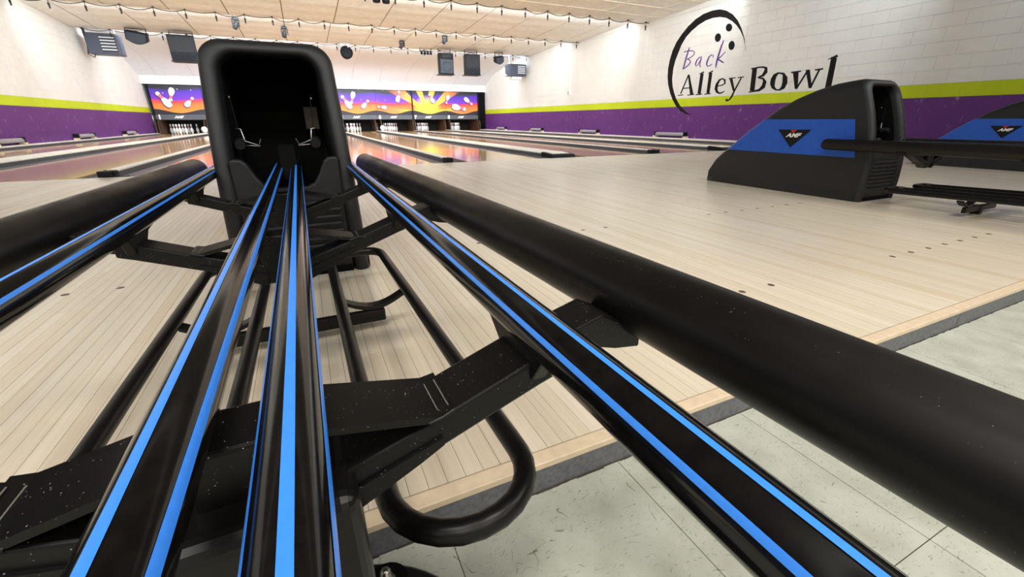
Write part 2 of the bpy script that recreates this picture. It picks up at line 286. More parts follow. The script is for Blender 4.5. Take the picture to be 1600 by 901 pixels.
# ------------------------------------------------------------------ mesh helpers
class MB:
    def __init__(s): s.v = []; s.f = []; s.sm = []
    def add(s, vs, fs, smooth=False):
        n = len(s.v); s.v += [tuple(v) for v in vs]; s.f += [tuple(i+n for i in f) for f in fs]; s.sm += [smooth]*len(fs); return s
    def box(s, x0, x1, y0, y1, z0, z1):
        return s.add([(x0,y0,z0),(x1,y0,z0),(x1,y1,z0),(x0,y1,z0),(x0,y0,z1),(x1,y0,z1),(x1,y1,z1),(x0,y1,z1)],
                     [(0,3,2,1),(4,5,6,7),(0,1,5,4),(1,2,6,5),(2,3,7,6),(3,0,4,7)])
    def tube(s, pts, r, n=12, cap=True, dome=False):
        """round bar along a polyline; r a number or one per point"""
        pts = [Vector(p) for p in pts]; k = len(pts); rs = r if isinstance(r, (list, tuple)) else [r]*k
        vs = []; prev = None
        for i, p in enumerate(pts):
            d = (pts[min(i+1, k-1)]-pts[max(i-1, 0)]).normalized()
            if prev is None:
                a = Vector((0, 0, 1)) if abs(d.z) < 0.9 else Vector((1, 0, 0)); u = d.cross(a).normalized()
            else: u = (prev - d*prev.dot(d)).normalized()
            prev = u; w = d.cross(u)
            for j in range(n):
                t = 2*PI*j/n; vs.append(p + (u*math.cos(t) + w*math.sin(t))*rs[i])
        fs = [(i*n+j, i*n+(j+1) % n, (i+1)*n+(j+1) % n, (i+1)*n+j) for i in range(k-1) for j in range(n)]
        s.add(vs, fs, True)
        if cap:
            s.add([vs[j] for j in range(n)], [tuple(range(n-1, -1, -1))]); s.add([vs[(k-1)*n+j] for j in range(n)], [tuple(range(n))])
        return s
    def ring(s, pts, r, n=12):
        """closed round bar"""
        pts = [Vector(p) for p in pts]; k = len(pts); vs = []
        for i, p in enumerate(pts):
            d = (pts[(i+1) % k]-pts[i-1]).normalized(); u = Vector((0, 0, 1)); w = d.cross(u).normalized()
            for j in range(n):
                t = 2*PI*j/n; vs.append(p + (w*math.cos(t) + u*math.sin(t))*r)
        fs = [(i*n+j, ((i+1) % k)*n+j, ((i+1) % k)*n+(j+1) % n, i*n+(j+1) % n) for i in range(k) for j in range(n)]
        return s.add(vs, fs, True)
    def lathe(s, prof, n=16, loc=(0, 0, 0)):
        vs = []
        for r, z in prof:
            for j in range(n):
                t = 2*PI*j/n; vs.append((loc[0]+r*math.cos(t), loc[1]+r*math.sin(t), loc[2]+z))
        k = len(prof)
        s.add(vs, [(i*n+j, i*n+(j+1) % n, (i+1)*n+(j+1) % n, (i+1)*n+j) for i in range(k-1) for j in range(n)], True)
        s.add(vs[:n], [tuple(range(n-1, -1, -1))]); return s.add(vs[-n:], [tuple(range(n))])
    def prism(s, poly, axis, a, b):
        """polygon pushed from a to b along an axis ('x': poly is (y,z); 'y': (x,z); 'z': (x,y))"""
        def P(p, t): return {'x': (t, p[0], p[1]), 'y': (p[0], t, p[1]), 'z': (p[0], p[1], t)}[axis]
        n = len(poly); vs = [P(p, a) for p in poly]+[P(p, b) for p in poly]
        return s.add(vs, [tuple(range(n-1, -1, -1)), tuple(range(n, 2*n))]+[(i, (i+1) % n, n+(i+1) % n, n+i) for i in range(n)])
    def build(s, name, mat, parent=None, bevel=0, seg=2, loc=None, fix=True):
        me = bpy.data.meshes.new(name); me.from_pydata(s.v, [], s.f)
        me.polygons.foreach_set('use_smooth', s.sm)
        if fix:
            bm = bmesh.new(); bm.from_mesh(me); bmesh.ops.recalc_face_normals(bm, faces=bm.faces); bm.to_mesh(me); bm.free()
        me.materials.append(M[mat] if isinstance(mat, str) else mat)
        o = bpy.data.objects.new(name, me); COL.objects.link(o)
        if parent is not None: o.parent = parent
        if loc is not None: o.location = loc
        if bevel:
            b = o.modifiers.new('soft_edges', 'BEVEL'); b.width = bevel; b.segments = seg; b.limit_method = 'ANGLE'; b.angle_limit = math.radians(40)
        return o
def share(src, name, parent=None, loc=(0, 0, 0)):
    o = bpy.data.objects.new(name, src.data); COL.objects.link(o); o.parent = parent; o.location = loc; return o
def tag(o, label, cat=None, group=None, kind=None):
    o['label'] = label
    if cat: o['category'] = cat
    if group: o['group'] = group
    if kind: o['kind'] = kind
    return o
def thing(name, loc, label, cat, group=None):
    o = bpy.data.objects.new(name, None); COL.objects.link(o); o.location = loc; o.empty_display_size = 0.1
    return tag(o, label, cat, group)
def copy_tree(o, parent=None):
    c = o.copy(); COL.objects.link(c); c.parent = parent
    for ch in list(o.children): copy_tree(ch, c)
    return c
def struct(o, label=None):
    o['kind'] = 'structure'
    if label: o['label'] = label
    return o
def text_mesh(body, size, bold=0.0, shear=0.0, depth=0.0, wide=1.0):
    c = bpy.data.curves.new('lettering', 'FONT'); c.body = body; c.size = size; c.offset = bold; c.shear = shear; c.extrude = depth; c.align_x = 'CENTER'; c.align_y = 'CENTER'; c.resolution_u = 3
    o = bpy.data.objects.new('lettering', c); COL.objects.link(o)
    dg = bpy.context.evaluated_depsgraph_get(); me = bpy.data.meshes.new_from_object(o.evaluated_get(dg))
    bpy.data.objects.remove(o)
    for v in me.vertices: v.co.x *= wide
    return me

# ------------------------------------------------------------------ layout numbers (metres)
C0, P = -0.062, 3.40                 # centre of the nearest ball return, distance from one ball return to the next
STEP_Y, TILE_Z = 0.4376, -0.056      # front edge of the approach; concourse tiles lie lower
FOUL = 5.32; MASK_Y = 22.3
RETURNS = [C0 + k*P for k in (-1, 0, 1, 2)]
LANES = [C0 + k*P + s*0.945 for k in (-1, 0, 1, 2) for s in (-1, 1)]      # lane one ... lane eight
WORDS = ['one', 'two', 'three', 'four', 'five', 'six', 'seven', 'eight']

# ------------------------------------------------------------------ concourse floor of vinyl tiles
fl = struct(MB().box(XL, XR, -6, STEP_Y, -0.2, TILE_Z-0.001).build('floor', 'tile'), 'pale flecked vinyl tile floor of the concourse')
MB().box(-1.73, 6.2, -1.09, STEP_Y-0.001, TILE_Z-0.0012, TILE_Z-0.0006).build('joint_bed', 'under', fl)
T = 0.3048
tile0 = None
for i in range(-6, 20):
    for j in range(-3, 1):
        x0, y0 = 0.0995 + i*T, 0.132 + j*T
        if tile0 is None:
            tile0 = MB().box(0.0006, T-0.0006, 0.0006, T-0.0006, -0.0006, 0).build('floor_tile', 'tile', fl, loc=(x0, y0, TILE_Z)); t = tile0
        else: t = share(tile0, 'floor_tile', fl, (x0, y0, TILE_Z))

# ------------------------------------------------------------------ approach: boards, edge strip, slate kick strip, marker dots
XA, XB, YB = -40*BW, 92*BW, 3.3
Y_IN = STEP_Y + 0.027
ap = struct(MB().box(XA, XB, Y_IN, YB, -0.05, -0.004).build('approach_floor', 'under'), 'pale maple approach floor in front of the lanes')
far = MB().box(XL, XA, Y_IN, FOUL, -0.05, 0).box(XB, XR, Y_IN, FOUL, -0.05, 0).box(XA, XB, YB, FOUL, -0.05, 0).build('board_field', 'board_far', ap)
far['kind'] = 'stuff'
MB().box(XL, XR, STEP_Y+0.0045, Y_IN-0.001, -TILE_Z*-1, -0.004).build('edge_backing', 'under', ap)
b0 = MB().box(0.00035, BW-0.00035, 0, 1, -0.0035, 0).build('board', 'board', ap)
rb = random.Random(3); first = True
for i in range(-40, 92):
    cuts = [Y_IN+0.0005, rb.uniform(0.85, 2.5), YB]
    if i % 4 == 0 and -20 < i < 60: cuts = [Y_IN+0.0005, rb.uniform(0.8, 1.3), rb.uniform(1.8, 2.6), YB]
    for a, b in zip(cuts, cuts[1:]):
        o = b0 if first else share(b0, 'board', ap); first = False
        o.location = (i*BW, a, rb.uniform(-0.00015, 0.00015)); o.scale = (1, b-a-0.0008, 1)
jx = [0.238 + 1.353*k for k in range(-4, 7)]
jx = [XL] + [x for x in jx if XL < x < XR] + [XR]
for a, b in zip(jx, jx[1:]):
    MB().box(a+0.001, b-0.001, STEP_Y, Y_IN-0.0009, -0.012, 0).build('edge_board', 'edge_board', ap, bevel=0.0015, seg=2)
    MB().box(a+0.0015, b-0.0015, STEP_Y+0.0004, STEP_Y+0.004, TILE_Z+0.0005, -0.0122).build('kick_strip', 'kick_face', ap)
# crumbled grout line where the strip meets the tiles
gb = MB(); rg = random.Random(5); x = -1.2
while x < 5.5:
    w = rg.uniform(0.006, 0.03); gb.box(x, x+w, STEP_Y-rg.uniform(0.0005, 0.0035), STEP_Y+0.001, TILE_Z-0.0005, TILE_Z+rg.uniform(0.0003, 0.002)); x += w
g = gb.build('grout_crumbs', 'under', ap); g['kind'] = 'stuff'
dot0 = None
for li, lx in enumerate(LANES):
    for y in (0.79, 1.66):
        for k in range(7):
            x = lx + (k-3)*0.134
            if not (-1.0 < x < 5.2): continue
            if dot0 is None: dot0 = MB().lathe([(0.0105, 0), (0.0105, 0.0006)], 12).build('marker_dot', plain('dot_brown', lin(96, 78, 60), 0.4, var=0.2), ap, loc=(x, y, 0)); continue
            share(dot0, 'marker_dot', ap, (x, y, 0))

# ------------------------------------------------------------------ lanes, gutters, dividers
bed = struct(MB().box(XL, XR, FOUL, 24.3, -0.3, -0.11).build('lane_bed', 'pit'), 'dark bed under the lanes and gutters')
LH = 0.52
def gutter_mesh(x0, x1):
    mb = MB(); n = 8; vs = []
    for y in (FOUL+0.02, 22.0):
        for k in range(n+1):
            t = PI*k/n; vs.append(((x0+x1)/2 - (x1-x0)/2*math.cos(t), y, -0.012 - 0.075*math.sin(t)))
    return mb.add(vs, [(k, k+1, n+2+k, n+1+k) for k in range(n)], True)
for i, lx in enumerate(LANES):
    s = -1 if i % 2 == 0 else 1      # the ball return side is towards -s
    end = 'leftmost lane by the wall, ' if i == 0 else 'lane beside the right-hand wall, ' if i == 7 else 'lane, '
    t = thing('bowling_lane', (lx, FOUL, 0), 'glossy wooden %sending below panel number %s' % (end, WORDS[i]), 'lane', 'bowling lanes')
    o = MB().box(-LH, LH, 0, 22.0-FOUL, -0.06, -0.001).build('lane_surface', 'lane', t)
    inner = (lx - s*(0.945-0.195), lx - s*(LH+0.004)); outer = (lx + s*(LH+0.004), lx + s*(1.70-0.945-0.055))
    for a, b in (inner, outer):
        g = gutter_mesh(min(a, b), max(a, b)).build('gutter', 'gutter', t, loc=(-lx, -FOUL, 0))
divs = [C0 - 1.5*P + k*P/2 for k in range(9)]
for k, x in enumerate(divs):
    ret = k % 2 == 1
    hw = 0.185 if ret else 0.05
    where = 'beside the left wall' if k == 0 else 'beside the right wall' if k == 8 else 'between lanes %s and %s' % (WORDS[k-1], WORDS[k])
    t = thing('lane_divider', (x, FOUL, -0.1), ('wide' if ret else 'narrow') + ' cream lane divider ' + where, 'divider', 'lane dividers')
    y0 = 0.42 if ret else 0.22
    MB().box(-hw+0.006, hw-0.006, y0, 22.0-FOUL, 0, 0.132).build('divider_body', 'gutter', t)
    MB().box(-hw, hw, y0, 22.0-FOUL, 0.132, 0.150).build('divider_cap', 'cap', t, bevel=0.006)
    if ret:
        MB().prism([(0.05, 0.09), (0.10, 0.14), (y0-0.005, 0.158), (y0-0.005, 0.0), (0.05, 0.0)], 'x', -hw-0.004, hw+0.004).build('end_block', 'black', t, bevel=0.008)
        MB().prism([(0.16, 0.1485), (y0-0.03, 0.160), (y0-0.03, 0.152), (0.16, 0.14)], 'x', -hw+0.05, hw-0.05).build('end_plate', 'cap', t)
    else:
        MB().box(-hw-0.004, hw+0.004, y0-0.10, y0-0.004, 0, 0.150).build('end_block', 'black', t, bevel=0.01)
        MB().box(-0.055, 0.035, y0-0.2, y0-0.12, 0.1, 0.155).tube([(-0.01, y0-0.12, 0.14), (-0.01, y0-0.1, 0.14)], 0.02).build('foul_sensor', 'black', t, bevel=0.008)
        MB().tube([(0.03, y0-0.18, 0.11), (0.10, y0-0.205, 0.104), (0.19, y0-0.208, 0.104)], 0.004, 6).build('sensor_cable', 'cord', t)
struct(MB().box(XL, divs[0]-0.05, FOUL, 22.2, -0.1, 0.055).build('baseboard_left', 'cap'), 'cream ledge along the foot of the left wall')
struct(MB().box(divs[8]+0.24, XR, FOUL, 22.2, -0.1, 0.055).build('baseboard_right', 'cap', bevel=0.01), 'cream ledge along the foot of the right wall')
struct(gutter_mesh(divs[8]+0.055, divs[8]+0.235).build('trim_2', 'gutter'), 'grey channel along the right-hand ledge')

# ------------------------------------------------------------------ painted block walls: purple foot, lime course, cream above
CZ, BL = 0.19, 0.40
def course_mat(k): return 'purple' if k < 4 else 'lime' if k == 4 else 'cream'
def block_wall(name, x, s, y_first, y_parts, label):
    """s = +1: the room lies at smaller x"""
    d = 0.005
    w = struct(MB().box(min(x+s*d, x+s*0.2), max(x+s*d, x+s*0.2), -6, 24.3, -0.2, 3.25).build(name, 'cream'), label)
    for nm, z0, z1, mt in (('lime_band', 0.80, 0.99, 'lime'), ('purple_band', -0.2, 0.80, 'purple')):
        MB().box(min(x+s*0.003, x+s*d), max(x+s*0.003, x+s*d), -6, 22.3, z0, z1).build(nm, mt, w)
    joined = {'purple': MB(), 'lime': MB(), 'cream': MB()}; proto = {}
    for k in range(16):
        z0 = 0.04 + CZ*k; mt = course_mat(k)
        y = y_first + (BL/2 if k % 2 else 0); h = min(CZ, 3.10-z0)
        while y < 22.2:
            y1 = min(y+BL, 22.28)
            if y_parts and y < y_parts and y1-y > BL-0.001:
                if mt not in proto: proto[mt] = MB().box(-0.001, 0.003, 0.0008, BL-0.0008, 0.002, CZ-0.002).build('block', mt, w, loc=(x, y, z0))
                else: share(proto[mt], 'block', w, (x, y, z0))
            else: joined[mt].box(x-0.001, x+0.001, y+0.0008, y1-0.0008, z0+0.002, z0+h-0.002)
            y += BL
    for mt, mb in joined.items():
        if mb.v: mb.build('block_field', mt, w)['kind'] = 'stuff'
    return w
wr = block_wall('wall_right', XR, 1, 2.6, 9.8, 'cream block wall with lime stripe, purple foot and painted black logo')
wl = block_wall('wall_left', XL, -1, 11.0, None, 'cream block wall with lime stripe and purple foot on the left')
struct(MB().box(XL-0.2, XR+0.2, -6.2, -6, -0.2, 3.25).build('wall_back', 'cream'), 'plain cream wall behind the concourse')
wf = struct(MB().box(XL-0.2, XR+0.2, 24.3, 24.4, -0.3, 3.3).build('wall_far', 'pit'), 'black back wall of the pin pits')

# ------------------------------------------------------------------ saw-tooth ceiling
ce = MB().box(XL-0.2, XR+0.2, -6.2, 24.4, 3.25, 3.35)
for a, b in zip(STEPS[2:], STEPS[3:]):
    ce.prism([(a, 3.06), (b, 2.915), (b, 2.94), (a, 3.085)], 'x', XL, XR)
for y in STEPS[3:]: ce.box(XL, XR, y-0.012, y+0.012, 2.90, 3.26)
ceiling = struct(ce.build('ceiling', 'ceil'), 'beige saw-tooth ceiling of long panels')
nb = MB().box(XL, XR, -6, STEPS[0], 2.95, 2.99)
for a, b in zip(STEPS[:2], STEPS[1:]): nb.prism([(a, 3.06), (b, 2.915), (b, 2.94), (a, 3.085)], 'x', XL, XR)
for y in STEPS[:3]: nb.box(XL, XR, y-0.012, y+0.012, 2.90, 3.26)
nb.build('concourse_bays', 'ceil_dark', ceiling)
PW = 1.185
seams = [1.2 + PW*k for k in range(-6, 8)]
seams = [XL] + [x for x in seams if XL+0.1 < x < XR-0.1] + [XR]
for a, b in zip(STEPS[3:], STEPS[4:]):
    for x0, x1 in zip(seams, seams[1:]):
        mb = MB(); n = 10; vs = []
        for side in (0, 1):
            for q in range(n+1):
                f = q/n; y = a+0.012 + (b-a-0.024)*f
                z = 3.052 + (2.902-3.052)*f - 0.006*math.sin(f*PI*5)**2 - side*0.0
                vs += [(x0+0.013, y, z), (x1-0.013, y, z)]
        m_ = n+1
        mb.add([v if k < 2*m_ else (v[0], v[1], v[2]+0.012) for k, v in enumerate(vs)],
               [(2*q, 2*q+1, 2*q+3, 2*q+2) for q in range(n)] + [(2*m_+2*q, 2*m_+2*q+2, 2*m_+2*q+3, 2*m_+2*q+1) for q in range(n)]
               + [(2*q, 2*q+2, 2*m_+2*q+2, 2*m_+2*q) for q in range(n)] + [(2*q+1, 2*m_+2*q+1, 2*m_+2*q+3, 2*q+3) for q in range(n)])
        mb.build('ceiling_panel', 'ceil', ceiling)
for a, b in zip(STEPS[3:], STEPS[4:]):
    for x in seams[1:-1]:
        MB().prism([(a+0.014, 3.056), (b-0.014, 2.906), (b-0.014, 2.910), (a+0.014, 3.060)], 'x', x-0.012, x+0.012).build('seam_strip', 'seam', ceiling)
a, b = STEPS[2], STEPS[3]                 # nearest visible bay: lay-in tiles between white bars
rows = 5
zb = lambda y: 3.05 + (2.902-3.05)*(y-a)/(b-a)
for x0, x1 in zip(seams, seams[1:]):
    for q in range(1, rows):
        y0, y1 = a + (b-a)*q/rows, a + (b-a)*(q+1)/rows
        MB().prism([(y0+0.014, zb(y0)-0.0), (y1-0.014, zb(y1)-0.0), (y1-0.014, zb(y1)+0.012), (y0+0.014, zb(y0)+0.012)], 'x', x0+0.014, x1-0.014).build('ceiling_tile', 'ceil', ceiling)
for x in seams[1:-1]:
    MB().prism([(a+0.02, zb(a)-0.004), (b-0.02, zb(b)-0.004), (b-0.02, zb(b)+0.004), (a+0.02, zb(a)+0.004)], 'x', x-0.013, x+0.013).build('grid_bar', 'tbar', ceiling)
for q in range(1, rows):
    y = a + (b-a)*q/rows; MB().box(XL, XR, y-0.013, y+0.013, zb(y)-0.005, zb(y)+0.004).build('grid_bar', 'tbar', ceiling)
# white cove curling down to the masking panels
prof = [(17.33, 3.02), (18.4, 2.88), (19.3, 2.79), (20.0, 2.72), (20.6, 2.63), (21.1, 2.52), (21.5, 2.39), (21.85, 2.25), (22.16, 2.13)]
fine = []
for q in range(len(prof)-1):
    for k in range(4):
        p0, p1, p2, p3 = (Vector(prof[max(0, min(len(prof)-1, q+d))]) for d in (-1, 0, 1, 2)); u = k/4
        fine.append(tuple(0.5*((2*p1) + (p2-p0)*u + (2*p0-5*p1+4*p2-p3)*u*u + (3*p1-p0-3*p2+p3)*u**3)))
prof = fine + [prof[-1]]
for x0, x1 in zip(seams, seams[1:]):
    n = len(prof); vs = []
    for dz in (0, 0.015):
        for y, z in prof: vs += [(x0+0.004, y, z+dz), (x1-0.004, y, z+dz)]
    MB().add(vs, [(2*q, 2*q+1, 2*q+3, 2*q+2) for q in range(n-1)] + [(2*n+2*q, 2*n+2*q+2, 2*n+2*q+3, 2*n+2*q+1) for q in range(n-1)]
             + [(2*q, 2*q+2, 2*n+2*q+2, 2*n+2*q) for q in range(n-1)] + [(2*q+1, 2*n+2*q+1, 2*n+2*q+3, 2*q+3) for q in range(n-1)]).build('cove_panel', 'cove', ceiling)
struct(MB().box(XL, XR, 22.17, 22.23, 1.83, 2.16).build('trim_1', 'white'), 'bright white fascia band above the masking panels')

# ------------------------------------------------------------------ wall logo: ring, three finger dots and lettering
def strokes(name, sts, mat, parent):
    mb = MB()
    for q, (L_, R_) in enumerate(sts):
        n = len(L_); x = XR-0.0035-0.0002*q
        vs = [(x, y, z) for y, z in L_] + [(x, y, z) for y, z in R_] + [(XR-0.001, y, z) for y, z in L_] + [(XR-0.001, y, z) for y, z in R_]
        fs = [(k, k+1, n+k+1, n+k) for k in range(n-1)] + [(2*n+k, k, k+1, 2*n+k+1)[::-1] for k in range(n-1)] + [(n+k, 3*n+k, 3*n+k+1, n+k+1)[::-1] for k in range(n-1)]
        fs += [(0, n, 3*n, 2*n), (n-1, 3*n-1, 4*n-1, 2*n-1)]
        mb.add(vs, fs)
    return mb.build(name, mat, parent)
ARC_OUT= [(7.155, 1.859), (7.234, 2.084), (7.351, 2.291), (7.484, 2.466), (7.642, 2.607), (7.828, 2.713), (8.008, 2.771), (8.219, 2.786), (8.466, 2.763), (8.678, 2.698), (8.889, 2.582), (9.065, 2.441), (9.205, 2.295), (9.303, 2.123), (9.363, 1.914), (9.384, 1.725), (9.367, 1.531), (9.315, 1.347), (9.21, 1.144), (9.088, 0.972), (8.936, 0.815), (8.749, 0.69), (8.567, 0.627), (8.387, 0.603)]
ARC_IN= [(7.161, 1.865), (7.204, 1.985), (7.275, 2.125), (7.375, 2.259), (7.496, 2.38), (7.63, 2.48), (7.797, 2.569), (7.975, 2.618), (8.169, 2.634), (8.363, 2.618), (8.573, 2.557), (8.749, 2.473), (8.907, 2.363), (9.022, 2.214), (9.162, 1.892), (9.199, 1.708), (9.197, 1.473), (9.147, 1.291), (9.063, 1.136), (8.971, 0.997), (8.821, 0.842), (8.672, 0.733), (8.531, 0.656), (8.398, 0.607)]
DOTS= [[(7.859, 2.19), (7.865, 2.166), (7.878, 2.146), (7.898, 2.133), (7.922, 2.127), (7.949, 2.13), (7.975, 2.142), (7.998, 2.16), (8.016, 2.184), (8.026, 2.211), (8.029, 2.238), (8.023, 2.263), (8.009, 2.282), (7.989, 2.295), (7.964, 2.3), (7.938, 2.297), (7.912, 2.285), (7.889, 2.267), (7.872, 2.243), (7.861, 2.217)], [(7.598, 2.342), (7.603, 2.321), (7.617, 2.304), (7.636, 2.293), (7.661, 2.289), (7.688, 2.294), (7.714, 2.305), (7.738, 2.323), (7.756, 2.345), (7.767, 2.37), (7.77, 2.394), (7.764, 2.416), (7.751, 2.433), (7.731, 2.443), (7.706, 2.447), (7.679, 2.442), (7.653, 2.43), (7.63, 2.413), (7.612, 2.391), (7.601, 2.366)], [(7.457, 1.985), (7.46, 1.959), (7.471, 1.937), (7.488, 1.921), (7.511, 1.914), (7.536, 1.915), (7.561, 1.926), (7.585, 1.944), (7.603, 1.968), (7.616, 1.996), (7.62, 2.024), (7.617, 2.051), (7.605, 2.073), (7.587, 2.088), (7.565, 2.095), (7.54, 2.094), (7.514, 2.083), (7.492, 2.065), (7.473, 2.041), (7.461, 2.014)]]
BACK= {'B': [([(8.763, 2.128), (8.807, 2.011), (8.844, 1.876), (8.861, 1.766), (8.887, 1.661)], [(8.735, 2.119), (8.765, 1.998), (8.798, 1.863), (8.819, 1.754), (8.857, 1.652)]), ([(8.909, 2.031), (8.781, 2.043), (8.644, 2.03), (8.579, 1.998), (8.596, 1.947), (8.683, 1.904), (8.788, 1.882)], [(8.922, 2.051), (8.79, 2.063), (8.642, 2.049), (8.553, 2.0), (8.571, 1.933), (8.665, 1.886), (8.772, 1.863)]), ([(8.786, 1.87), (8.692, 1.834), (8.67, 1.801), (8.716, 1.747), (8.807, 1.701), (8.884, 1.674)], [(8.777, 1.889), (8.674, 1.848), (8.639, 1.792), (8.691, 1.73), (8.785, 1.682), (8.863, 1.654)])], 'a': [([(8.326, 1.884), (8.413, 1.874), (8.478, 1.825), (8.507, 1.742), (8.468, 1.679), (8.4, 1.704), (8.349, 1.788), (8.321, 1.853)], [(8.315, 1.868), (8.394, 1.856), (8.445, 1.809), (8.47, 1.734), (8.461, 1.696), (8.421, 1.716), (8.372, 1.798), (8.343, 1.862)]), ([(8.345, 1.861), (8.366, 1.755), (8.359, 1.676), (8.309, 1.651)], [(8.318, 1.853), (8.338, 1.748), (8.333, 1.677), (8.3, 1.667)])], 'c': [([(7.986, 1.817), (7.986, 1.868), (8.053, 1.893), (8.126, 1.854), (8.168, 1.764), (8.167, 1.692), (8.119, 1.644), (8.046, 1.652), (7.981, 1.689)], [(8.008, 1.822), (8.008, 1.863), (8.04, 1.875), (8.095, 1.837), (8.126, 1.75), (8.129, 1.69), (8.114, 1.664), (8.061, 1.67), (7.995, 1.7)])], 'k': [([(7.781, 2.14), (7.832, 2.023), (7.865, 1.887), (7.885, 1.773), (7.895, 1.668), (7.88, 1.599)], [(7.757, 2.13), (7.79, 2.008), (7.819, 1.872), (7.838, 1.759), (7.854, 1.659), (7.858, 1.596)]), ([(7.675, 1.908), (7.779, 1.827), (7.86, 1.789)], [(7.66, 1.898), (7.759, 1.812), (7.833, 1.766)]), ([(7.853, 1.759), (7.774, 1.719), (7.676, 1.672)], [(7.837, 1.782), (7.759, 1.741), (7.664, 1.691)])]}
ALLEY= {'A': [([(8.678, 1.524), (8.859, 1.109)], [(8.641, 1.511), (8.82, 1.097)]), ([(8.682, 1.525), (8.527, 1.072)], [(8.632, 1.526), (8.423, 1.078)]), ([(8.784, 1.21), (8.537, 1.213)], [(8.792, 1.234), (8.545, 1.236)]), ([(8.921, 1.057), (8.745, 1.065)], [(8.929, 1.077), (8.753, 1.085)]), ([(8.603, 1.05), (8.389, 1.058)], [(8.61, 1.07), (8.397, 1.078)])], 'l': [([(8.292, 1.525), (8.295, 1.082)], [(8.194, 1.507), (8.195, 1.066)]), ([(8.333, 1.503), (8.182, 1.525)], [(8.34, 1.512), (8.208, 1.558)]), ([(8.34, 1.048), (8.146, 1.053)], [(8.347, 1.07), (8.154, 1.074)])], 'l2': [([(8.038, 1.519), (8.029, 1.078)], [(7.944, 1.502), (7.934, 1.064)]), ([(8.068, 1.497), (7.924, 1.522)], [(8.075, 1.506), (7.95, 1.554)]), ([(8.076, 1.046), (7.895, 1.052)], [(8.084, 1.067), (7.902, 1.073)])], 'e': [([(7.782, 1.203), (7.615, 1.21), (7.526, 1.245), (7.544, 1.332), (7.637, 1.371), (7.731, 1.348), (7.801, 1.258), (7.81, 1.153), (7.745, 1.069), (7.646, 1.04), (7.57, 1.055), (7.516, 1.094)], [(7.789, 1.221), (7.628, 1.231), (7.567, 1.264), (7.589, 1.316), (7.631, 1.344), (7.691, 1.32), (7.727, 1.233), (7.728, 1.151), (7.7, 1.101), (7.649, 1.074), (7.589, 1.078), (7.531, 1.107)])], 'y': [([(7.446, 1.34), (7.296, 1.075)], [(7.37, 1.348), (7.25, 1.081)]), ([(7.461, 1.336), (7.291, 1.341)], [(7.469, 1.356), (7.298, 1.361)]), ([(7.158, 1.347), (7.281, 1.092), (7.327, 0.985), (7.365, 0.924), (7.425, 0.901)], [(7.129, 1.334), (7.244, 1.076), (7.283, 0.966), (7.334, 0.9), (7.405, 0.875)]), ([(7.231, 1.336), (7.079, 1.341)], [(7.239, 1.355), (7.087, 1.36)]), ([(7.463, 0.924), (7.435, 0.874)], [(7.412, 0.933), (7.384, 0.883)])]}
BOWL= {'B': [([(6.915, 1.51), (6.877, 1.066)], [(6.802, 1.489), (6.764, 1.049)]), ([(6.938, 1.484), (6.758, 1.489)], [(6.947, 1.507), (6.767, 1.512)]), ([(6.894, 1.03), (6.72, 1.041)], [(6.904, 1.053), (6.729, 1.064)]), ([(6.825, 1.492), (6.674, 1.487), (6.621, 1.463), (6.631, 1.424), (6.657, 1.362), (6.755, 1.321)], [(6.834, 1.517), (6.679, 1.517), (6.572, 1.487), (6.546, 1.389), (6.615, 1.321), (6.74, 1.299)]), ([(6.747, 1.299), (6.625, 1.265), (6.609, 1.224), (6.62, 1.148), (6.675, 1.089), (6.812, 1.065)], [(6.748, 1.321), (6.609, 1.297), (6.526, 1.218), (6.538, 1.104), (6.642, 1.043), (6.801, 1.039)])], 'o': [([(6.287, 1.343), (6.205, 1.319), (6.192, 1.262), (6.18, 1.186), (6.181, 1.109), (6.214, 1.058), (6.279, 1.066), (6.325, 1.116), (6.332, 1.158), (6.337, 1.227), (6.33, 1.294), (6.296, 1.342), (6.264, 1.346)], [(6.289, 1.369), (6.183, 1.352), (6.094, 1.268), (6.071, 1.159), (6.106, 1.064), (6.196, 1.029), (6.285, 1.039), (6.381, 1.084), (6.437, 1.164), (6.444, 1.26), (6.403, 1.341), (6.321, 1.372), (6.273, 1.37)])], 'w': [([(6.01, 1.357), (5.894, 1.046)], [(5.894, 1.349), (5.836, 1.044)]), ([(6.036, 1.332), (5.842, 1.339)], [(6.046, 1.358), (5.852, 1.364)]), ([(5.849, 1.036), (5.71, 1.337)], [(5.88, 1.053), (5.74, 1.355)]), ([(5.762, 1.362), (5.624, 1.041)], [(5.687, 1.365), (5.566, 1.045)]), ([(5.58, 1.039), (5.489, 1.346)], [(5.613, 1.054), (5.521, 1.362)]), ([(5.581, 1.334), (5.439, 1.342)], [(5.591, 1.359), (5.449, 1.367)])], 'l': [([(5.349, 1.538), (5.326, 1.0)], [(5.245, 1.508), (5.219, 0.974)]), ([(5.395, 1.497), (5.231, 1.522)], [(5.401, 1.506), (5.258, 1.564)]), ([(5.342, 0.956), (5.167, 0.968)], [(5.35, 0.979), (5.175, 0.99)])]}

lg = thing('painted_logo', (XR-0.002, 7.9, 1.0), 'painted wall logo reading Back Alley Bowl inside a black crescent', 'logo')
off = lambda o: setattr(o, 'location', (-(XR-0.002), -7.9, -1.0))
off(strokes('crescent', [(ARC_OUT, ARC_IN)], 'logo', lg))
for d in DOTS: off(MB().prism(d, 'x', XR-0.0035, XR-0.001).build('finger_dot', 'logo', lg))
for grp, mt in ((BACK, 'logo_purple'), (ALLEY, 'logo'), (BOWL, 'logo')):
    for ch, sts in grp.items(): off(strokes('letter', sts, mt, lg))

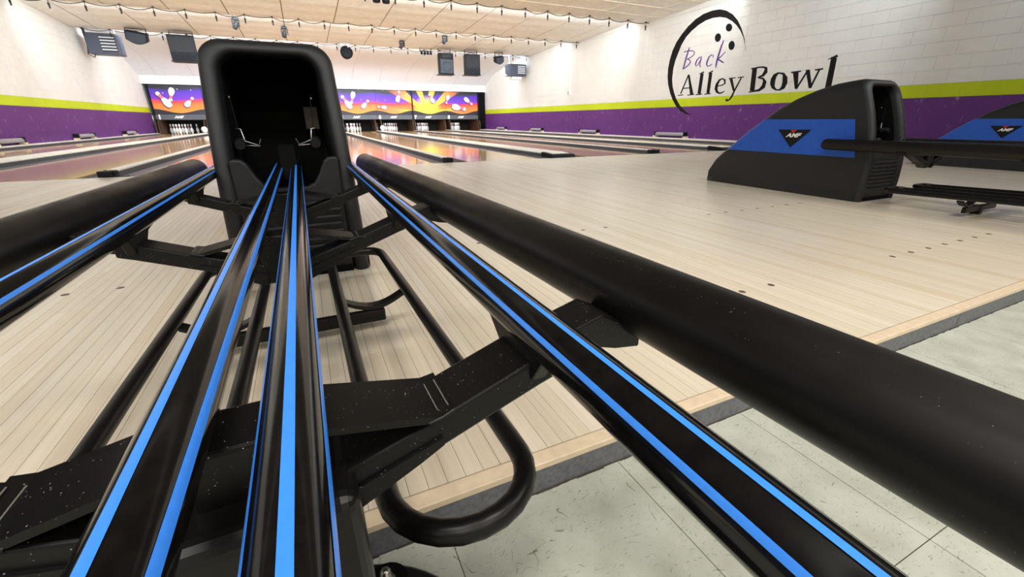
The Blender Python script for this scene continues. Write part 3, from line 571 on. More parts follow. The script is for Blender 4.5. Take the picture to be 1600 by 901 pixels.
# conduit with a small switch box on the right wall
t = thing('wall_conduit', (XR-0.02, 14.05, 1.33), 'thin white conduit running down the wall to a small switch box', 'conduit')
MB().tube([(0, 0, 0.1), (0, 0, 1.55)], 0.016, 8).build('pipe', 'white', t)
MB().box(-0.03, 0.018, -0.05, 0.05, 0, 0.11).build('switch_box', 'white', t, bevel=0.006)
MB().box(-0.034, -0.03, 0.052, 0.075, 0.0, 0.12).box(-0.034, 0.0, 0.045, 0.06, 0.0, 0.1).build('switch_lever', 'heater_dark', t)

# ------------------------------------------------------------------ masking panels over the pins
PINS_ART = {0: [((0.225, 1.550), (0.58, 1.025)), ((0.61, 1.227), (0.766, 1.716)), ((1.388, 1.376), (1.06, 1.043))],
            1: [((0.078, 1.091), (0.474, 1.067)), ((1.14, 1.80), (1.01, 1.311))],
            2: [((0.871, 1.704), (1.081, 1.305))],
            3: [((0.018, 1.269), (0.174, 1.651)), ((1.037, 1.01), (0.328, 1.154)), ((1.412, 1.24), (0.993, 1.548))]}
PROF2 = [(0, 0.06), (0.04, 0.105), (0.1, 0.125), (0.17, 0.115), (0.3, 0.085), (0.42, 0.105), (0.55, 0.165), (0.7, 0.215), (0.85, 0.20), (0.95, 0.15), (1.0, 0.10)]
def flat_pin(h, b, grow=0.0, dx=0.0, dz=0.0, lo=0.0, hi=1.0):
    H, B = Vector((h[0], 0, h[1])), Vector((b[0], 0, b[1])); d = B-H; L = d.length; d.normalize(); n = Vector((-d.z, 0, d.x))
    l, r = [], []
    for t, w in PROF2:
        if t < lo-1e-6 or t > hi+1e-6: continue
        p = H + d*(t*(L+2*grow)-grow); hw = w*L*0.92+grow
        l.append(p+n*hw); r.append(p-n*hw)
    return [(p.x+dx, p.z+dz) for p in l] + [(p.x+dx, p.z+dz) for p in reversed(r)]
MZ0, MZ1 = 0.735, 1.835
amf = text_mesh('AMF', 0.125, 0.006, 0.35, 0.002, 1.2)
amf.materials.append(M['print_white'])
for k in range(8):
    x0 = C0 + (k-3)*1.7; q = k % 4
    t = thing('masking_panel', (x0, MASK_Y, MZ0), 'sunset bowling-pin masking panel numbered %d above lane %s' % (k+1, WORDS[k]), 'masking panel', 'masking panels')
    MB().box(0.006, 1.694, 0, 0.03, 0, MZ1-MZ0).build('picture', mask_mat(k, 0.742+1.7*(2-q), 0), t)
    n = 24; hump = lambda u: 0.8675-MZ0 + 0.0725*math.cos(2*PI*u)
    top = [(0.006+1.688*u/n, hump(u/n)) for u in range(n+1)]
    MB().prism([(0.006, 0), (1.694, 0)] + top[::-1], 'y', -0.004, -0.001).build('dark_wave', 'wave', t)
    for h, b in PINS_ART[q]:
        h, b = (h[0], h[1]-MZ0), (b[0], b[1]-MZ0)
        pn = MB().prism(flat_pin(h, b), 'y', -0.008, -0.005).build('printed_pin', 'print_white', t)
        MB().prism(flat_pin(h, b, 0.012, -0.02, -0.025), 'y', -0.005, -0.0035).build('pin_outline', 'print_shadow', pn)
        MB().prism(flat_pin(h, b, 0, 0, 0, 0.17, 0.42), 'y', -0.0095, -0.0085).build('pin_neck_band', 'print_pink', pn)
    st = MB().box(0.003, 1.697, -0.03, 0.03, -0.195, 0).build('number_strip', 'strip', t, bevel=0.006)
    a_ = bpy.data.objects.new('lettering', amf); COL.objects.link(a_); a_.parent = st; a_.location = (0.744, -0.034, -0.095); a_.rotation_euler = (PI/2, 0, 0)
    nm = text_mesh(str(k+1), 0.21, 0.014, 0, 0.002); nm.materials.append(M['print_white'])
    a_ = bpy.data.objects.new('lane_number', nm); COL.objects.link(a_); a_.parent = st; a_.location = (0.118, -0.034, -0.095); a_.rotation_euler = (PI/2, 0, 0)
for x, lb, z1 in ((C0-5.1-0.04, 'slim black frame post at the far left end of the masking panels', 1.96), (C0+5.1, 'thin black post between panels six and seven', 1.86), (C0+8.5+0.02, 'black frame post between the last panel and the curtain', 1.96)):
    t = thing('frame_post', (x, MASK_Y-0.075, 0), lb, 'post', 'posts of the masking frame')
    MB().box(-0.025, 0.025, -0.03, 0.03, 0.05, z1).build('post', 'black', t)
    MB().tube([(-0.02, -0.035, 0.5), (0.01, -0.04, 0.3), (-0.03, -0.035, 0.06)], 0.008, 6).build('cable', 'cord', t)
# black pleated curtain in the corner by the right wall
cx0, cx1 = C0+8.5+0.05, XR-0.01; n = 40; vs = []
for z in (0.06, 1.80):
    for k in range(n+1): vs.append((cx0+(cx1-cx0)*k/n, MASK_Y+0.04*math.sin(k*1.25), z))
cu = MB().add(vs, [(k, k+1, n+2+k, n+1+k) for k in range(n)], True).build('corner_curtain', 'curtain')
sd = cu.modifiers.new('cloth', 'SOLIDIFY'); sd.thickness = 0.01
tag(cu, 'black pleated curtain closing the corner beside the last masking panel', 'curtain')

# ------------------------------------------------------------------ pin pits
pd = MB().box(XL, XR, 22.0, 24.2, -0.1, -0.002).build('pin_deck', 'lane', wf)
MB().box(XL, XR, 22.36, 24.3, 0.72, 0.78).box(XL, XR, 23.75, 23.8, 0, 0.75).build('pit_cover', 'pit', wf)
for k, x in enumerate(divs):
    ret = k % 2 == 1; hw = 0.13 if ret else 0.045
    for s in (-1, 1):
        MB().prism([(22.06, 0), (22.10, 0.40), (22.34, 0.62), (23.7, 0.70), (23.7, 0)], 'x', x+s*hw-0.02, x+s*hw+0.02).build('kickback', 'kick', wf)
pin_prof = [(0.0255, 0), (0.030, 0.006), (0.036, 0.03), (0.050, 0.075), (0.0605, 0.115), (0.058, 0.15), (0.046, 0.19), (0.031, 0.225), (0.0235, 0.255), (0.0245, 0.28), (0.0305, 0.315), (0.0325, 0.34), (0.0295, 0.362), (0.018, 0.377), (0.004, 0.381)]
pin0 = None; PX = {}
for k, cxp in ((0, -4.52), (4, 2.14), (5, 3.90), (6, 5.50), (7, 7.22)):
    for r in range(4):
        for q in range(r+1):
            loc = (cxp + (q-r/2)*0.3048, 22.42 + r*0.264, 0)
            if pin0 is None:
                o = thing('bowling_pin', loc, '', 'pin')
                MB().lathe(pin_prof, 14).build('pin_body', 'pin', o)
                MB().lathe([(0.0276, 0.242), (0.0250, 0.248), (0.0250, 0.256), (0.0270, 0.262)], 14).lathe([(0.0262, 0.268), (0.0262, 0.276), (0.0285, 0.281)], 14).build('neck_ring', 'pin_red', o); pin0 = o
            else: o = copy_tree(pin0); o.location = loc
            where = 'at the front of the triangle' if r == 0 else '%s from the left in the %s row' % (('leftmost', 'second', 'third', 'fourth')[q] if q else 'first', ('', 'second', 'third', 'back')[r])
            tag(o, 'white bowling pin on lane %s, %s' % (WORDS[k], where), 'pin', 'pins standing on lane %s' % WORDS[k])
for x in LANES:
    area('pit_lamp', (x-0.3, 22.36, 0.66), (1.1, 0.06), 2.2, COOL, (0, 0.75, -0.6))
for x, w, s in ((3.47, 'six', 1), (-3.60, 'one', 1)):
    vs = []; n = 16
    prof_ = [(0.012 if j in (0, 10) else 0.118*math.sin(PI*j/10), 0.118-0.118*math.cos(PI*j/10)) for j in range(11)]
    o = MB().lathe(prof_, n).build('white_ball', 'white', loc=(x, 21.9, 0.0505))
    tag(o, 'round white ball shining at the end of the divider beside lane %s' % w, 'ball')

# ------------------------------------------------------------------ ball return hoods
def interp(tab, x):
    if x <= tab[0][0]: return tab[0][1]
    for (a, fa), (b, fb) in zip(tab, tab[1:]):
        if x <= b: return fa + (fb-fa)*(x-a)/(b-a)
    return tab[-1][1]
YF = [(0, 1.512), (0.106, 1.506), (0.20, 1.509), (0.297, 1.520), (0.37, 1.534), (0.443, 1.553), (0.53, 1.583), (0.624, 1.622), (0.69, 1.654), (0.725, 1.675)]
HT = [(1.675, 0.725), (1.745, 0.723), (1.854, 0.709), (1.967, 0.678), (2.085, 0.632), (2.21, 0.565), (2.295, 0.500), (2.41, 0.410), (2.55, 0.288), (2.64, 0.215), (2.69, 0.155), (2.716, 0.10)]
def uloop(h, d, r, yfun, taper=0.0):
    w = lambda z: 0.206 - 0.021*z/0.725 - d - taper
    h = h - d*0.85; r = max(min(r, h*0.6), 0.01); pts = []
    ns, na, nt_ = 12, 8, 8
    for k in range(ns): z = (h-r)*k/ns; pts.append((-w(z), z))
    for k in range(na+1):
        t = PI/2*k/na; z = h-r+r*math.sin(t); pts.append((-w(z)+r-r*math.cos(t), z))
    xr_ = w(h)-r
    for k in range(1, nt_): pts.append((-xr_+2*xr_*k/nt_, h))
    half = pts[:ns+na+1]
    pts += [(-x, z) for x, z in reversed(half)]
    return [(x, yfun(z)-1.5, z) for x, z in pts]
yf = lambda z: interp(YF, z)
def hood_loops():
    front = []
    for d, e in ((0.056, 0.36), (0.0545, 0.10), (0.053, 0.05), (0.050, 0.026), (0.045, 0.011), (0.037, 0.003), (0.027, 0.0), (0.016, 0.002), (0.008, 0.008), (0.003, 0.017), (0.0, 0.032)):
        front.append(uloop(0.7255, d, 0.062-d*0.2, lambda z, e=e: yf(z)+e))
    body = []
    for q in range(1, 23):
        yb = 1.545 + (2.70-1.545)*(q/22)**1.0
        k = max(0.0, 1-(yb-1.51)/0.75)**1.3
        h = 0.7
        for _ in range(40): h = 0.5*h + 0.5*interp(HT, yb + (yf(h)-1.51)*k + 0.016*(q/22)**6)
        body.append(uloop(h, 0.0, 0.062-0.03*q/22, lambda z, yb=yb, k=k, q=q: yb + (yf(z)-1.51)*k + 0.016*(q/22)**6*min(1, z/0.1), 0.012*(q/22)**3))
    return front, body
def skin(loops, close_last):
    n = len(loops[0]); vs = [p for l in loops for p in l]
    fs = [(i*n+j, i*n+j+1, (i+1)*n+j+1, (i+1)*n+j) for i in range(len(loops)-1) for j in range(n-1)]
    mb = MB().add(vs, fs, True)
    if close_last: mb.add(loops[-1], [tuple(range(n))])
    return mb
def clip_copy(mb, planes, push):
    """a shell lying just proud of another surface, cut by planes (point, normal pointing to what is removed)"""
    me = bpy.data.meshes.new('tmp'); me.from_pydata(mb.v, [], mb.f); bm = bmesh.new(); bm.from_mesh(me)
    bmesh.ops.remove_doubles(bm, verts=bm.verts, dist=1e-5); bmesh.ops.recalc_face_normals(bm, faces=bm.faces)
    for co, no in planes:
        bmesh.ops.bisect_plane(bm, geom=bm.verts[:]+bm.edges[:]+bm.faces[:], plane_co=co, plane_no=no, clear_outer=True)
    bm.normal_update()
    cen = Vector((0, 0.6, 0.25))
    sgn = 1
    tot = sum((f.normal.dot(Vector((f.calc_center_median().x, 0, 0))) for f in bm.faces))
    sgn = 1 if tot > 0 else -1
    for v in bm.verts: v.co += v.normal*push*sgn
    out = MB(); bm.verts.index_update(); out.v = [tuple(v.co) for v in bm.verts]; out.f = [tuple(v.index for v in f.verts) for f in bm.faces]; out.sm = [True]*len(out.f)
    bm.free(); bpy.data.meshes.remove(me); return out
amf_s = text_mesh('AMF', 0.038, 0.0014, 0.35, 0.0004, 1.3); amf_s.materials.append(M['print_white'])
def make_hood(label, group):
    t = thing('ball_return_hood', (C0, 1.5, 0), label, 'ball return', group)
    front, body = hood_loops()
    shell = skin(front[::-1][0:1] + body, True)
    rim = skin(front[2:], False)
    sh = shell.build('hood_shell', 'hood', t)
    rm = rim.build('front_rim', 'hood', t)
    inside = skin(front[0:3][::-1], True).build('inner_cavity', 'hood_in', t)
    MB().box(-0.15, 0.15, 0.02, 0.36, 0.0, 0.02).build('cavity_floor', 'hood_in', t)
    bl = clip_copy(shell, [((0, 0, 0.494), (0, 0, 1)), ((0, 0, 0.266), (0, 0, -1)), ((0, 0.105, 0.266), (0, -1, 0.27))], 0.0025).build('blue_band', 'blue', t, fix=False)
    clip_copy(shell, [((0, 0, 0.042), (0, 0, 1))], 0.004).build('base_skirt', 'hood', t, fix=False)
    for s in (-1, 1):
        xx = lambda z: s*(0.206-0.021*z/0.725+0.0035)
        tri = [(0.416, 0.428), (0.652, 0.426), (0.533, 0.308)]
        mb = MB(); a_ = [(xx(z), y, z) for y, z in tri]; b_ = [(xx(z)+s*0.0015, y, z) for y, z in tri]
        mb.add(a_+b_, [(0, 2, 1), (3, 4, 5), (0, 1, 4, 3), (1, 2, 5, 4), (2, 0, 3, 5)])
        bd = mb.build('badge', 'black', bl)
        tri2 = [(0.512, 0.4255), (0.562, 0.4255), (0.537, 0.404)]
        mb = MB(); a_ = [(xx(z)+s*0.0015, y, z) for y, z in tri2]; b_ = [(xx(z)+s*0.0025, y, z) for y, z in tri2]
        mb.add(a_+b_, [(0, 2, 1), (3, 4, 5), (0, 1, 4, 3), (1, 2, 5, 4), (2, 0, 3, 5)]).build('red_mark', 'red', bl)
        o = bpy.data.objects.new('lettering', amf_s); COL.objects.link(o); o.parent = bl
        o.location = (xx(0.388)+s*0.003, 0.533, 0.388); o.rotation_euler = (PI/2, 0, s*PI/2)
    # lower front panel with a saddle notch and pressed ribs
    hw = 0.153
    out = [(-hw, 0.004), (-hw, 0.378), (-0.145, 0.386), (-0.122, 0.384), (-0.108, 0.372), (-0.088, 0.330), (-0.072, 0.306), (-0.05, 0.296), (0.05, 0.296), (0.072, 0.306), (0.088, 0.330), (0.108, 0.372), (0.122, 0.384), (0.145, 0.386), (hw, 0.378), (hw, 0.004)]
    fp = MB().prism(out, 'y', 0.030, 0.075).build('front_panel', 'hood', t, bevel=0.009, seg=3)
    for q in range(8):
        z = 0.243-0.024*q
        MB().box(-0.140, 0.140, 0.019, 0.032, z-0.006, z+0.006).build('rib', 'hood', fp, bevel=0.0055, seg=3)
    # inside: two round bumpers on chrome arms and the grey guide plate the rails run up to
    for s in (-1, 1):
        x = -0.120 if s < 0 else 0.096; y = 0.105
        rl = MB().tube([(x, y, 0.424), (x, y+0.004, 0.424), (x+s*0.004, y+0.06, 0.428)], [0.0145, 0.0165, 0.0165], 18).build('bumper_roller', 'black', t)
        MB().tube([(x-s*0.012, y+0.03, 0.434), (x-s*0.050, y+0.02, 0.420), (x-s*0.058, y+0.02, 0.440)], 0.0026, 6).tube([(x-s*0.014, y+0.03, 0.420), (x-s*0.053, y+0.02, 0.418)], 0.0026, 6).tube([(x-s*0.010, y+0.045, 0.436), (x-s*0.006, y+0.05, 0.468), (x+s*0.01, y+0.06, 0.470)], 0.004, 6).build('chrome_linkage', 'linkage', rl)
        MB().tube([(x, y+0.05, 0.43), (x+s*0.006, y+0.06, 0.56)], 0.0015, 5).build('spring_wire', 'black', rl)
        MB().lathe([(0.004, 0), (0.004, 0.006)], 8, (x+s*0.01, 0.19, 0.56)).build('bolt_head', 'steel', t)
    MB().prism([(0.22, 0.30), (0.26, 0.415), (0.27, 0.415), (0.23, 0.30)], 'x', -0.026, 0.026).build('guide_plate', 'hood_in', t)
    MB().box(0.078, 0.122, 0.33, 0.345, 0.465, 0.54).build('lift_belt', plain('lift_belt_tan', lin(62, 54, 40), 0.6, var=0.3), t)
    return t
G_H = 'ball return hoods'
hood = make_hood('large black ball return hood right behind the nearest rails, open mouth facing the viewer', G_H)
h2 = copy_tree(hood); h2.location.x = 3.346; tag(h2, 'black ball return hood with blue side band in front of the wall logo', 'ball return', G_H)
h3 = copy_tree(hood); h3.location.x = 6.70; tag(h3, 'farther black ball return hood with blue band, cut off by the right picture edge', 'ball return', G_H)

# ------------------------------------------------------------------ ball racks (rails, bumper tubes, braces, lower loops, pedestal)
RZC, RZS, RO, RR = 0.330, 0.345, 0.201, 0.0175
def rail(parent, name, x, z, y0, y1, angs, sw):
    ys = [y0 + (y1-y0)*k/14 for k in range(15)]
    pts = [(x, y, z) for y in ys]
    pts = [(x, y0-0.012, z)] + pts + [(x, y1+0.006, z), (x, y1+0.014, z)]
    o = MB().tube(pts, [RR*0.6] + [RR]*15 + [RR*0.9, RR*0.45], 28).build(name, 'rail', parent)
    for a in angs:
        mb = MB(); n = 5; vs = []; r = RR+0.0004; wd = sw/RR
        for y in (y0+0.01, y1-0.002):
            for k in range(n):
                t = math.radians(a) + wd*(k/(n-1)-0.5); vs.append((x+r*math.sin(t), y, z+r*math.cos(t)))
        mb.add(vs, [(k, k+1, n+k+1, n+k) for k in range(n-1)], True).build('stripe', 'stripe', o)
    return o
def make_rack(label, group):
    ox, oy, oz = C0, 0.285, TILE_Z
    t = thing('ball_rack', (ox, oy, oz), label, 'ball rack', group)
    fixl = []
    def add(o): fixl.append(o); return o
    Y0 = -0.62
    for s in (-1, 1):
        add(rail(t, 'center_rail', s*0.0298, RZC, Y0, 1.86, (-64, 4, 76) if s > 0 else (61, -13, -80), 0.0058))
        add(rail(t, 'side_rail', s*RO, RZS, Y0, 1.70, (s*-1, s*-57, s*56), 0.0038))
        xt = lambda y: s*(0.3265-0.0325*y); zt = 0.3435; rt_ = 0.034
        ys = [Y0 + (1.75-Y0)*k/12 for k in range(13)]
        pts = [(xt(Y0), Y0-0.03, zt), (xt(Y0), Y0-0.022, zt)] + [(xt(y), y, zt) for y in ys] + [(xt(1.765), 1.765, zt), (xt(1.776), 1.776, zt), (xt(1.782), 1.782, zt)]
        add(MB().tube(pts, [0.012, 0.026] + [rt_]*13 + [rt_*0.93, rt_*0.72, rt_*0.35], 36).build('bumper_tube', 'tube', t))
    for yb in (0.276, 0.833, 1.33, -0.28):
        hy = 0.0265 if yb < 0.6 else 0.024
        bz = 0.2905
        mb = MB()
        mb.box(-0.036, 0.036, yb-hy+0.002, yb+hy-0.002, 0.225, 0.3105)
        br = add(mb.build('cross_brace', 'brace', t, bevel=0.003))
        for s in (-1, 1):
            top = [(0.03, 0.2605), (0.122, bz), (0.203, 0.320), (0.222, 0.326)]
            poly = [(s*x, z) for x, z in top] + [(s*x, z-0.026) for x, z in reversed(top)]
            add(MB().prism(poly, 'y', yb-hy, yb+hy).build('brace_arm', 'brace', br, bevel=0.0025))
            pl = [(0.030, 0.312), (0.118, 0.2935), (0.130, 0.2955), (0.130, 0.290), (0.118, 0.2875), (0.030, 0.306)]
            add(MB().prism([(s*x, z) for x, z in pl], 'y', yb-hy-0.001, yb+hy+0.001).build('brace_plate', 'brace', br))
            add(MB().tube([(s*0.112, yb-hy, 0.2885), (s*0.122, yb-hy-0.001, 0.2915), (s*0.131, yb-hy, 0.2945)], 0.0022, 6).build('weld_bead', 'brace', br))
            for xw, zw in ((0.120, 0.2935), (0.128, 0.2958)): add(MB().tube([(s*xw, yb-hy+0.006, zw), (s*(xw-0.001), yb+hy-0.010, zw)], 0.0006, 5).build('worn_edge', 'worn', br))
            gs = [(0.030, 0.245), (0.121, 0.2745), (0.121, 0.268), (0.104, 0.2585), (0.030, 0.222)]
            add(MB().prism([(s*x, z) for x, z in gs], 'y', yb-hy-0.003, yb+hy-0.01).build('gusset', 'brace', br))
            web = [(yb-hy, 0.300), (yb+hy, 0.302), (yb+hy+0.03, 0.324), (yb+hy+0.09, 0.331), (yb+hy+0.09, 0.345), (yb-hy-0.02, 0.345), (yb-hy-0.02, 0.331)]
            add(MB().prism(web, 'x', s*RO-0.007, s*RO+0.007).build('rail_saddle', 'brace', br, bevel=0.002))
            cr = [(0.205, 0.302), (0.262, 0.310), (0.285, 0.303), (0.312, 0.299), (0.312, 0.318), (0.288, 0.330), (0.268, 0.340), (0.205, 0.322)]
            add(MB().prism([(s*x, z) for x, z in cr], 'y', yb-0.018, yb+0.024).build('tube_cradle', 'brace', br, bevel=0.002))
    # lower storage loops
    for s in (-1, 1):
        xa, xb, z, r = 0.0825, 0.2375, 0.095, 0.0128
        ya, yc = 0.281, 1.385; pts = []; xm = (xa+xb)/2; R = (xb-xa)/2
        for k in range(13): tt = PI + PI*k/12; pts.append((xm+R*math.cos(tt), ya+R+R*math.sin(tt), z))
        for k in range(1, 9): pts.append((xb, ya+R+(yc-0.045-ya-R)*k/9, z))
        rc = 0.045
        for k in range(7): tt = PI/2*k/6; pts.append((xb-rc+rc*math.cos(tt), yc-rc+rc*math.sin(tt), z+0.006*math.sin(tt)))
        for k in range(7): tt = PI/2 + PI/2*k/6; pts.append((xa+rc+rc*math.cos(tt), yc-rc+rc*math.sin(tt), z+0.006*math.sin(tt)))
        for k in range(1, 9): pts.append((xa, yc-rc-(yc-rc-ya-R)*k/9, z))
        add(MB().ring([(s*x, y, q+0.030*(1.385-y)/1.1) for x, y, q in pts], r, 16).build('storage_loop', 'loop', t))
        yk = 1.03                                 # curved cradle under the loop and its straight strut
        arc = [(xa+(xb-xa)*k/10, z-0.004-0.028*math.sin(PI*k/10)) for k in range(11)]
        poly = arc + [(x, q-0.010) for x, q in reversed(arc)]
        add(MB().prism([(s*x, q) for x, q in poly], 'y', yk-0.016, yk+0.016).build('loop_cradle', 'loop', t, bevel=0.002))
        add(MB().box(min(s*0.0, s*0.185), max(s*0.0, s*0.185), yk-0.016, yk+0.002, 0.020, 0.052).build('loop_strut', 'loop', t, bevel=0.004))
    add(MB().box(-0.02, 0.02, yk-0.02, yk+0.02, 0.0, 0.05).build('strut_foot', 'brace', t, bevel=0.003))
    po = add(MB().box(-0.058, 0.058, 0.262-0.04, 0.262+0.055, TILE_Z+0.008, 0.27).build('pedestal_post', 'loop', t, bevel=0.012, seg=4))
    bp = add(MB().lathe([(0.165, 0), (0.165, 0.006), (0.161, 0.009), (0.08, 0.011)], 56, (0, 0.268, TILE_Z)).build('base_plate', 'loop', t))
    for a in (60, 120, 240, 300):
        x, y = 0.138*math.cos(math.radians(a)), 0.268+0.138*math.sin(math.radians(a))
        add(MB().lathe([(0.026, 0), (0.026, 0.002), (0.02, 0.0025)], 20, (x, y, TILE_Z+0.0095)).build('bolt_recess', 'hood_in', bp))
        add(MB().lathe([(0.011, 0), (0.011, 0.007), (0.0065, 0.0075), (0.0065, 0.022), (0.003, 0.0235)], 6, (x, y, TILE_Z+0.0105)).build('bolt', 'steel', bp))
    for o in t.children: o.location = (0, -oy, -oz)
    return t
G_R = 'ball racks'
rack = make_rack('black ball rack with blue-striped rails filling the foreground', G_R)
r2 = copy_tree(rack); r2.location.x = 3.346; tag(r2, 'farther black ball rack reaching out of the hood before the logo', 'ball rack', G_R)
rack.rotation_euler.z = 0.006

# ------------------------------------------------------------------ string lights under the ceiling drops
def string_lights(y, z, x0, x1, label):
    t = thing('string_lights', (x0, y, z), label, 'string lights', 'strings of bulbs')
    n = int(round((x1-x0)/0.598)); pts = []; rs = random.Random(int(y*10)); sags = [rs.uniform(0.03, 0.085) for _ in range(n)]
    for k in range(n):
        for q in range(8): f = q/8; pts.append((0.598*(k+f), 0, -sags[k]*4*f*(1-f)))
    pts.append((0.598*n, 0, 0))
    pts += [(0.598*n+0.07, 0, -0.02), (0.598*n+0.13, 0.02, 0.02), (0.598*n+0.15, 0.02, 0.06)]
    MB().tube(pts, 0.008, 5).build('cord', 'cord', t)
    s0 = b0 = None
    for k in range(n+1):
        loc = (0.598*k, 0, 0)
        if s0 is None:
            s0 = MB().box(-0.022, 0.022, -0.012, 0.012, -0.012, 0.018).lathe([(0.006, -0.07), (0.006, 0)], 6).lathe([(0.015, -0.135), (0.02, -0.125), (0.02, -0.08), (0.008, -0.07)], 8).build('socket', 'cord', t, loc=loc); so = s0
            b0 = MB().lathe([(0.004, -0.185), (0.014, -0.175), (0.018, -0.155), (0.012, -0.136)], 8).build('bulb', 'bulb', so)
        else:
            so = share(s0, 'socket', t, loc); share(b0, 'bulb', so)
    return t
string_lights(10.28, 2.893, -5.02, 8.57, 'string of small dark bulbs along the nearest ceiling drop')
string_lights(13.62, 2.893, -5.02, 8.0+0.68, 'string of small dark bulbs along the middle ceiling drop')
string_lights(17.22, 2.885, -5.07, 8.65, 'string of small dark bulbs on the farthest drop above the loudspeakers')

# ------------------------------------------------------------------ things hung from the ceiling
def loudspeaker(x0, x1, z0, z1, y, ports, label):
    t = thing('loudspeaker', ((x0+x1)/2, y, z0), label, 'loudspeaker', 'hanging loudspeakers'); w = (x1-x0)/2; h = z1-z0
    MB().prism([(-w, -0.22), (w, -0.22), (w*0.8, 0.2), (-w*0.8, 0.2)], 'z', 0, h).build('cabinet', 'dark_box', t, bevel=0.012)
    MB().box(-w-0.03, w+0.03, -0.23, 0.2, -0.018, 0.0).build('bottom_plate', 'black', t)
    if ports:
        for k in (-1, 0, 1): MB().ring([(k*w*0.55+0.055*math.cos(a*PI/8), -0.228, 0.12+0.055*math.sin(a*PI/8)) for a in range(16)], 0.010, 6).build('port_ring', 'grille', t)
        MB().box(-w*0.93, w*0.93, -0.226, -0.222, 0.22, h-0.04).build('front_grille', 'black', t)
    else:
        MB().box(-w*0.88, w*0.88, -0.228, -0.222, 0.04, h*0.70).build('front_grille', 'grille', t)
        MB().box(-w*0.6, w*0.6, -0.232, -0.222, h*0.76, h*0.94).build('horn', 'black', t, bevel=0.01)
        MB().ring([(0.15*math.cos(a*PI/10), -0.232, h*0.36+0.15*math.sin(a*PI/10)) for a in range(20)], 0.012, 6).build('cone_ring', 'heater_dark', t)
    for s in (-1, 1): MB().box(s*w*0.85-0.008, s*w*0.85+0.008, -0.02, 0.02, h-0.02, 2.905-z0).build('hanger', 'black', t)
    MB().box(-w*0.9, w*0.9, -0.015, 0.015, h+0.06, h+0.075).build('hanger_bar', 'black', t)
    return t
loudspeaker(4.87, 5.40, 2.06, 2.745, 16.82, False, 'grey-fronted loudspeaker hung in the middle of the far ceiling')
loudspeaker(5.87, 6.44, 2.08, 2.76, 16.82, True, 'plain black loudspeaker with three ports beside the grey-fronted one')
loudspeaker(-3.08, -2.42, 2.12, 2.79, 16.82, True, 'black ported loudspeaker half hidden by the large hood')

def heater(x0, x1, z0, z1, y, label, side):
    t = thing('unit_heater', ((x0+x1)/2, y, z0), label, 'heater', 'hanging unit heaters'); w, h = (x1-x0)/2, z1-z0
    MB().box(-w, w, -0.25, 0.25, 0, h).build('casing', 'heater', t, bevel=0.015)
    a, b = -w*0.1, w*0.88
    rec = MB().box(a, b, -0.262, -0.248, h*0.12, h*0.88).build('louver_opening', 'heater_dark', t)
    for q in range(5):
        z = h*(0.20+0.145*q); MB().prism([(-0.285, z-0.004), (-0.26, z+0.030), (-0.255, z+0.030), (-0.275, z-0.008)], 'x', a+0.01, b-0.01).build('louver', 'louver', rec)
    for s in (-1, 1): MB().tube([(s*w*0.8, 0, h), (s*w*0.8, 0, 2.95-z0)], 0.010, 6).build('hanger_rod', 'white', t)
    if side > 0:
        MB().box(-w*0.55, w*0.65, -0.1, 0.2, -0.12, -0.005).build('drip_box', 'white', t, bevel=0.02)
        MB().tube([(-w*0.3, 0.1, 0), (-w*1.2, 0.1, 0.05), (-w*1.3, 0.12, 0.3)], 0.03, 8).build('flue_pipe', 'white', t)
    else:
        MB().tube([(-w-0.02, -0.1, h*0.5), (-w-0.06, -0.1, 0.0), (-w+0.06, -0.1, -0.08), (-w+0.1, -0.1, 0.02)], 0.014, 6).build('gas_pipe', 'heater_dark', t)
        MB().tube([(-w-0.03, 0, h), (-w-0.02, -0.1, h+0.15), (-w+0.02, -0.1, 2.93-z0)], 0.03, 8).build('flue_pipe', 'heater_dark', t)
    return t
heater(7.97, 8.70, 2.17, 2.60, 17.5, 'grey louvred heater hung in the corner by the right wall', 1)
heater(-5.10, -4.38, 2.27, 2.80, 17.5, 'grey louvred heater hung in the corner by the left wall', -1)

def small_speaker(x, y, z, w, h, tilt, label):
    t = thing('satellite_speaker', (x, y, z), label, 'speaker', 'small tilted speakers')
    n = 8; poly = [(-w/2, h/2), (w/2, h/2), (w/2, -h*0.2)] + [(w/2-w*k/n, -h*0.2-h*0.3*math.sin(PI*k/n)) for k in range(1, n)] + [(-w/2, -h*0.2)]
    c = MB().prism(poly, 'y', -0.13, 0.12).build('cabinet', 'dark_box', t, bevel=0.01); c.rotation_euler = (0.25, tilt, 0)
    MB().prism([(p[0]*0.9, p[1]*0.85) for p in poly], 'y', -0.139, -0.131).build('grille', 'grille', c)
    MB().box(-w/2, -w/2+0.015, -0.02, 0.02, 0, 2.90-z).box(w/2-0.015, w/2, -0.02, 0.02, 0, 2.90-z).box(-w/2, w/2, -0.02, 0.02, 2.885-z, 2.90-z).build('bracket', 'black', t)
small_speaker(7.28, 16.8, 2.635, 0.33, 0.26, -0.15, 'small dark tilted speaker next to the right-hand heater')
small_speaker(-3.79, 16.8, 2.67, 0.48, 0.30, 0.15, 'small dark tilted speaker between the left heater and loudspeaker')

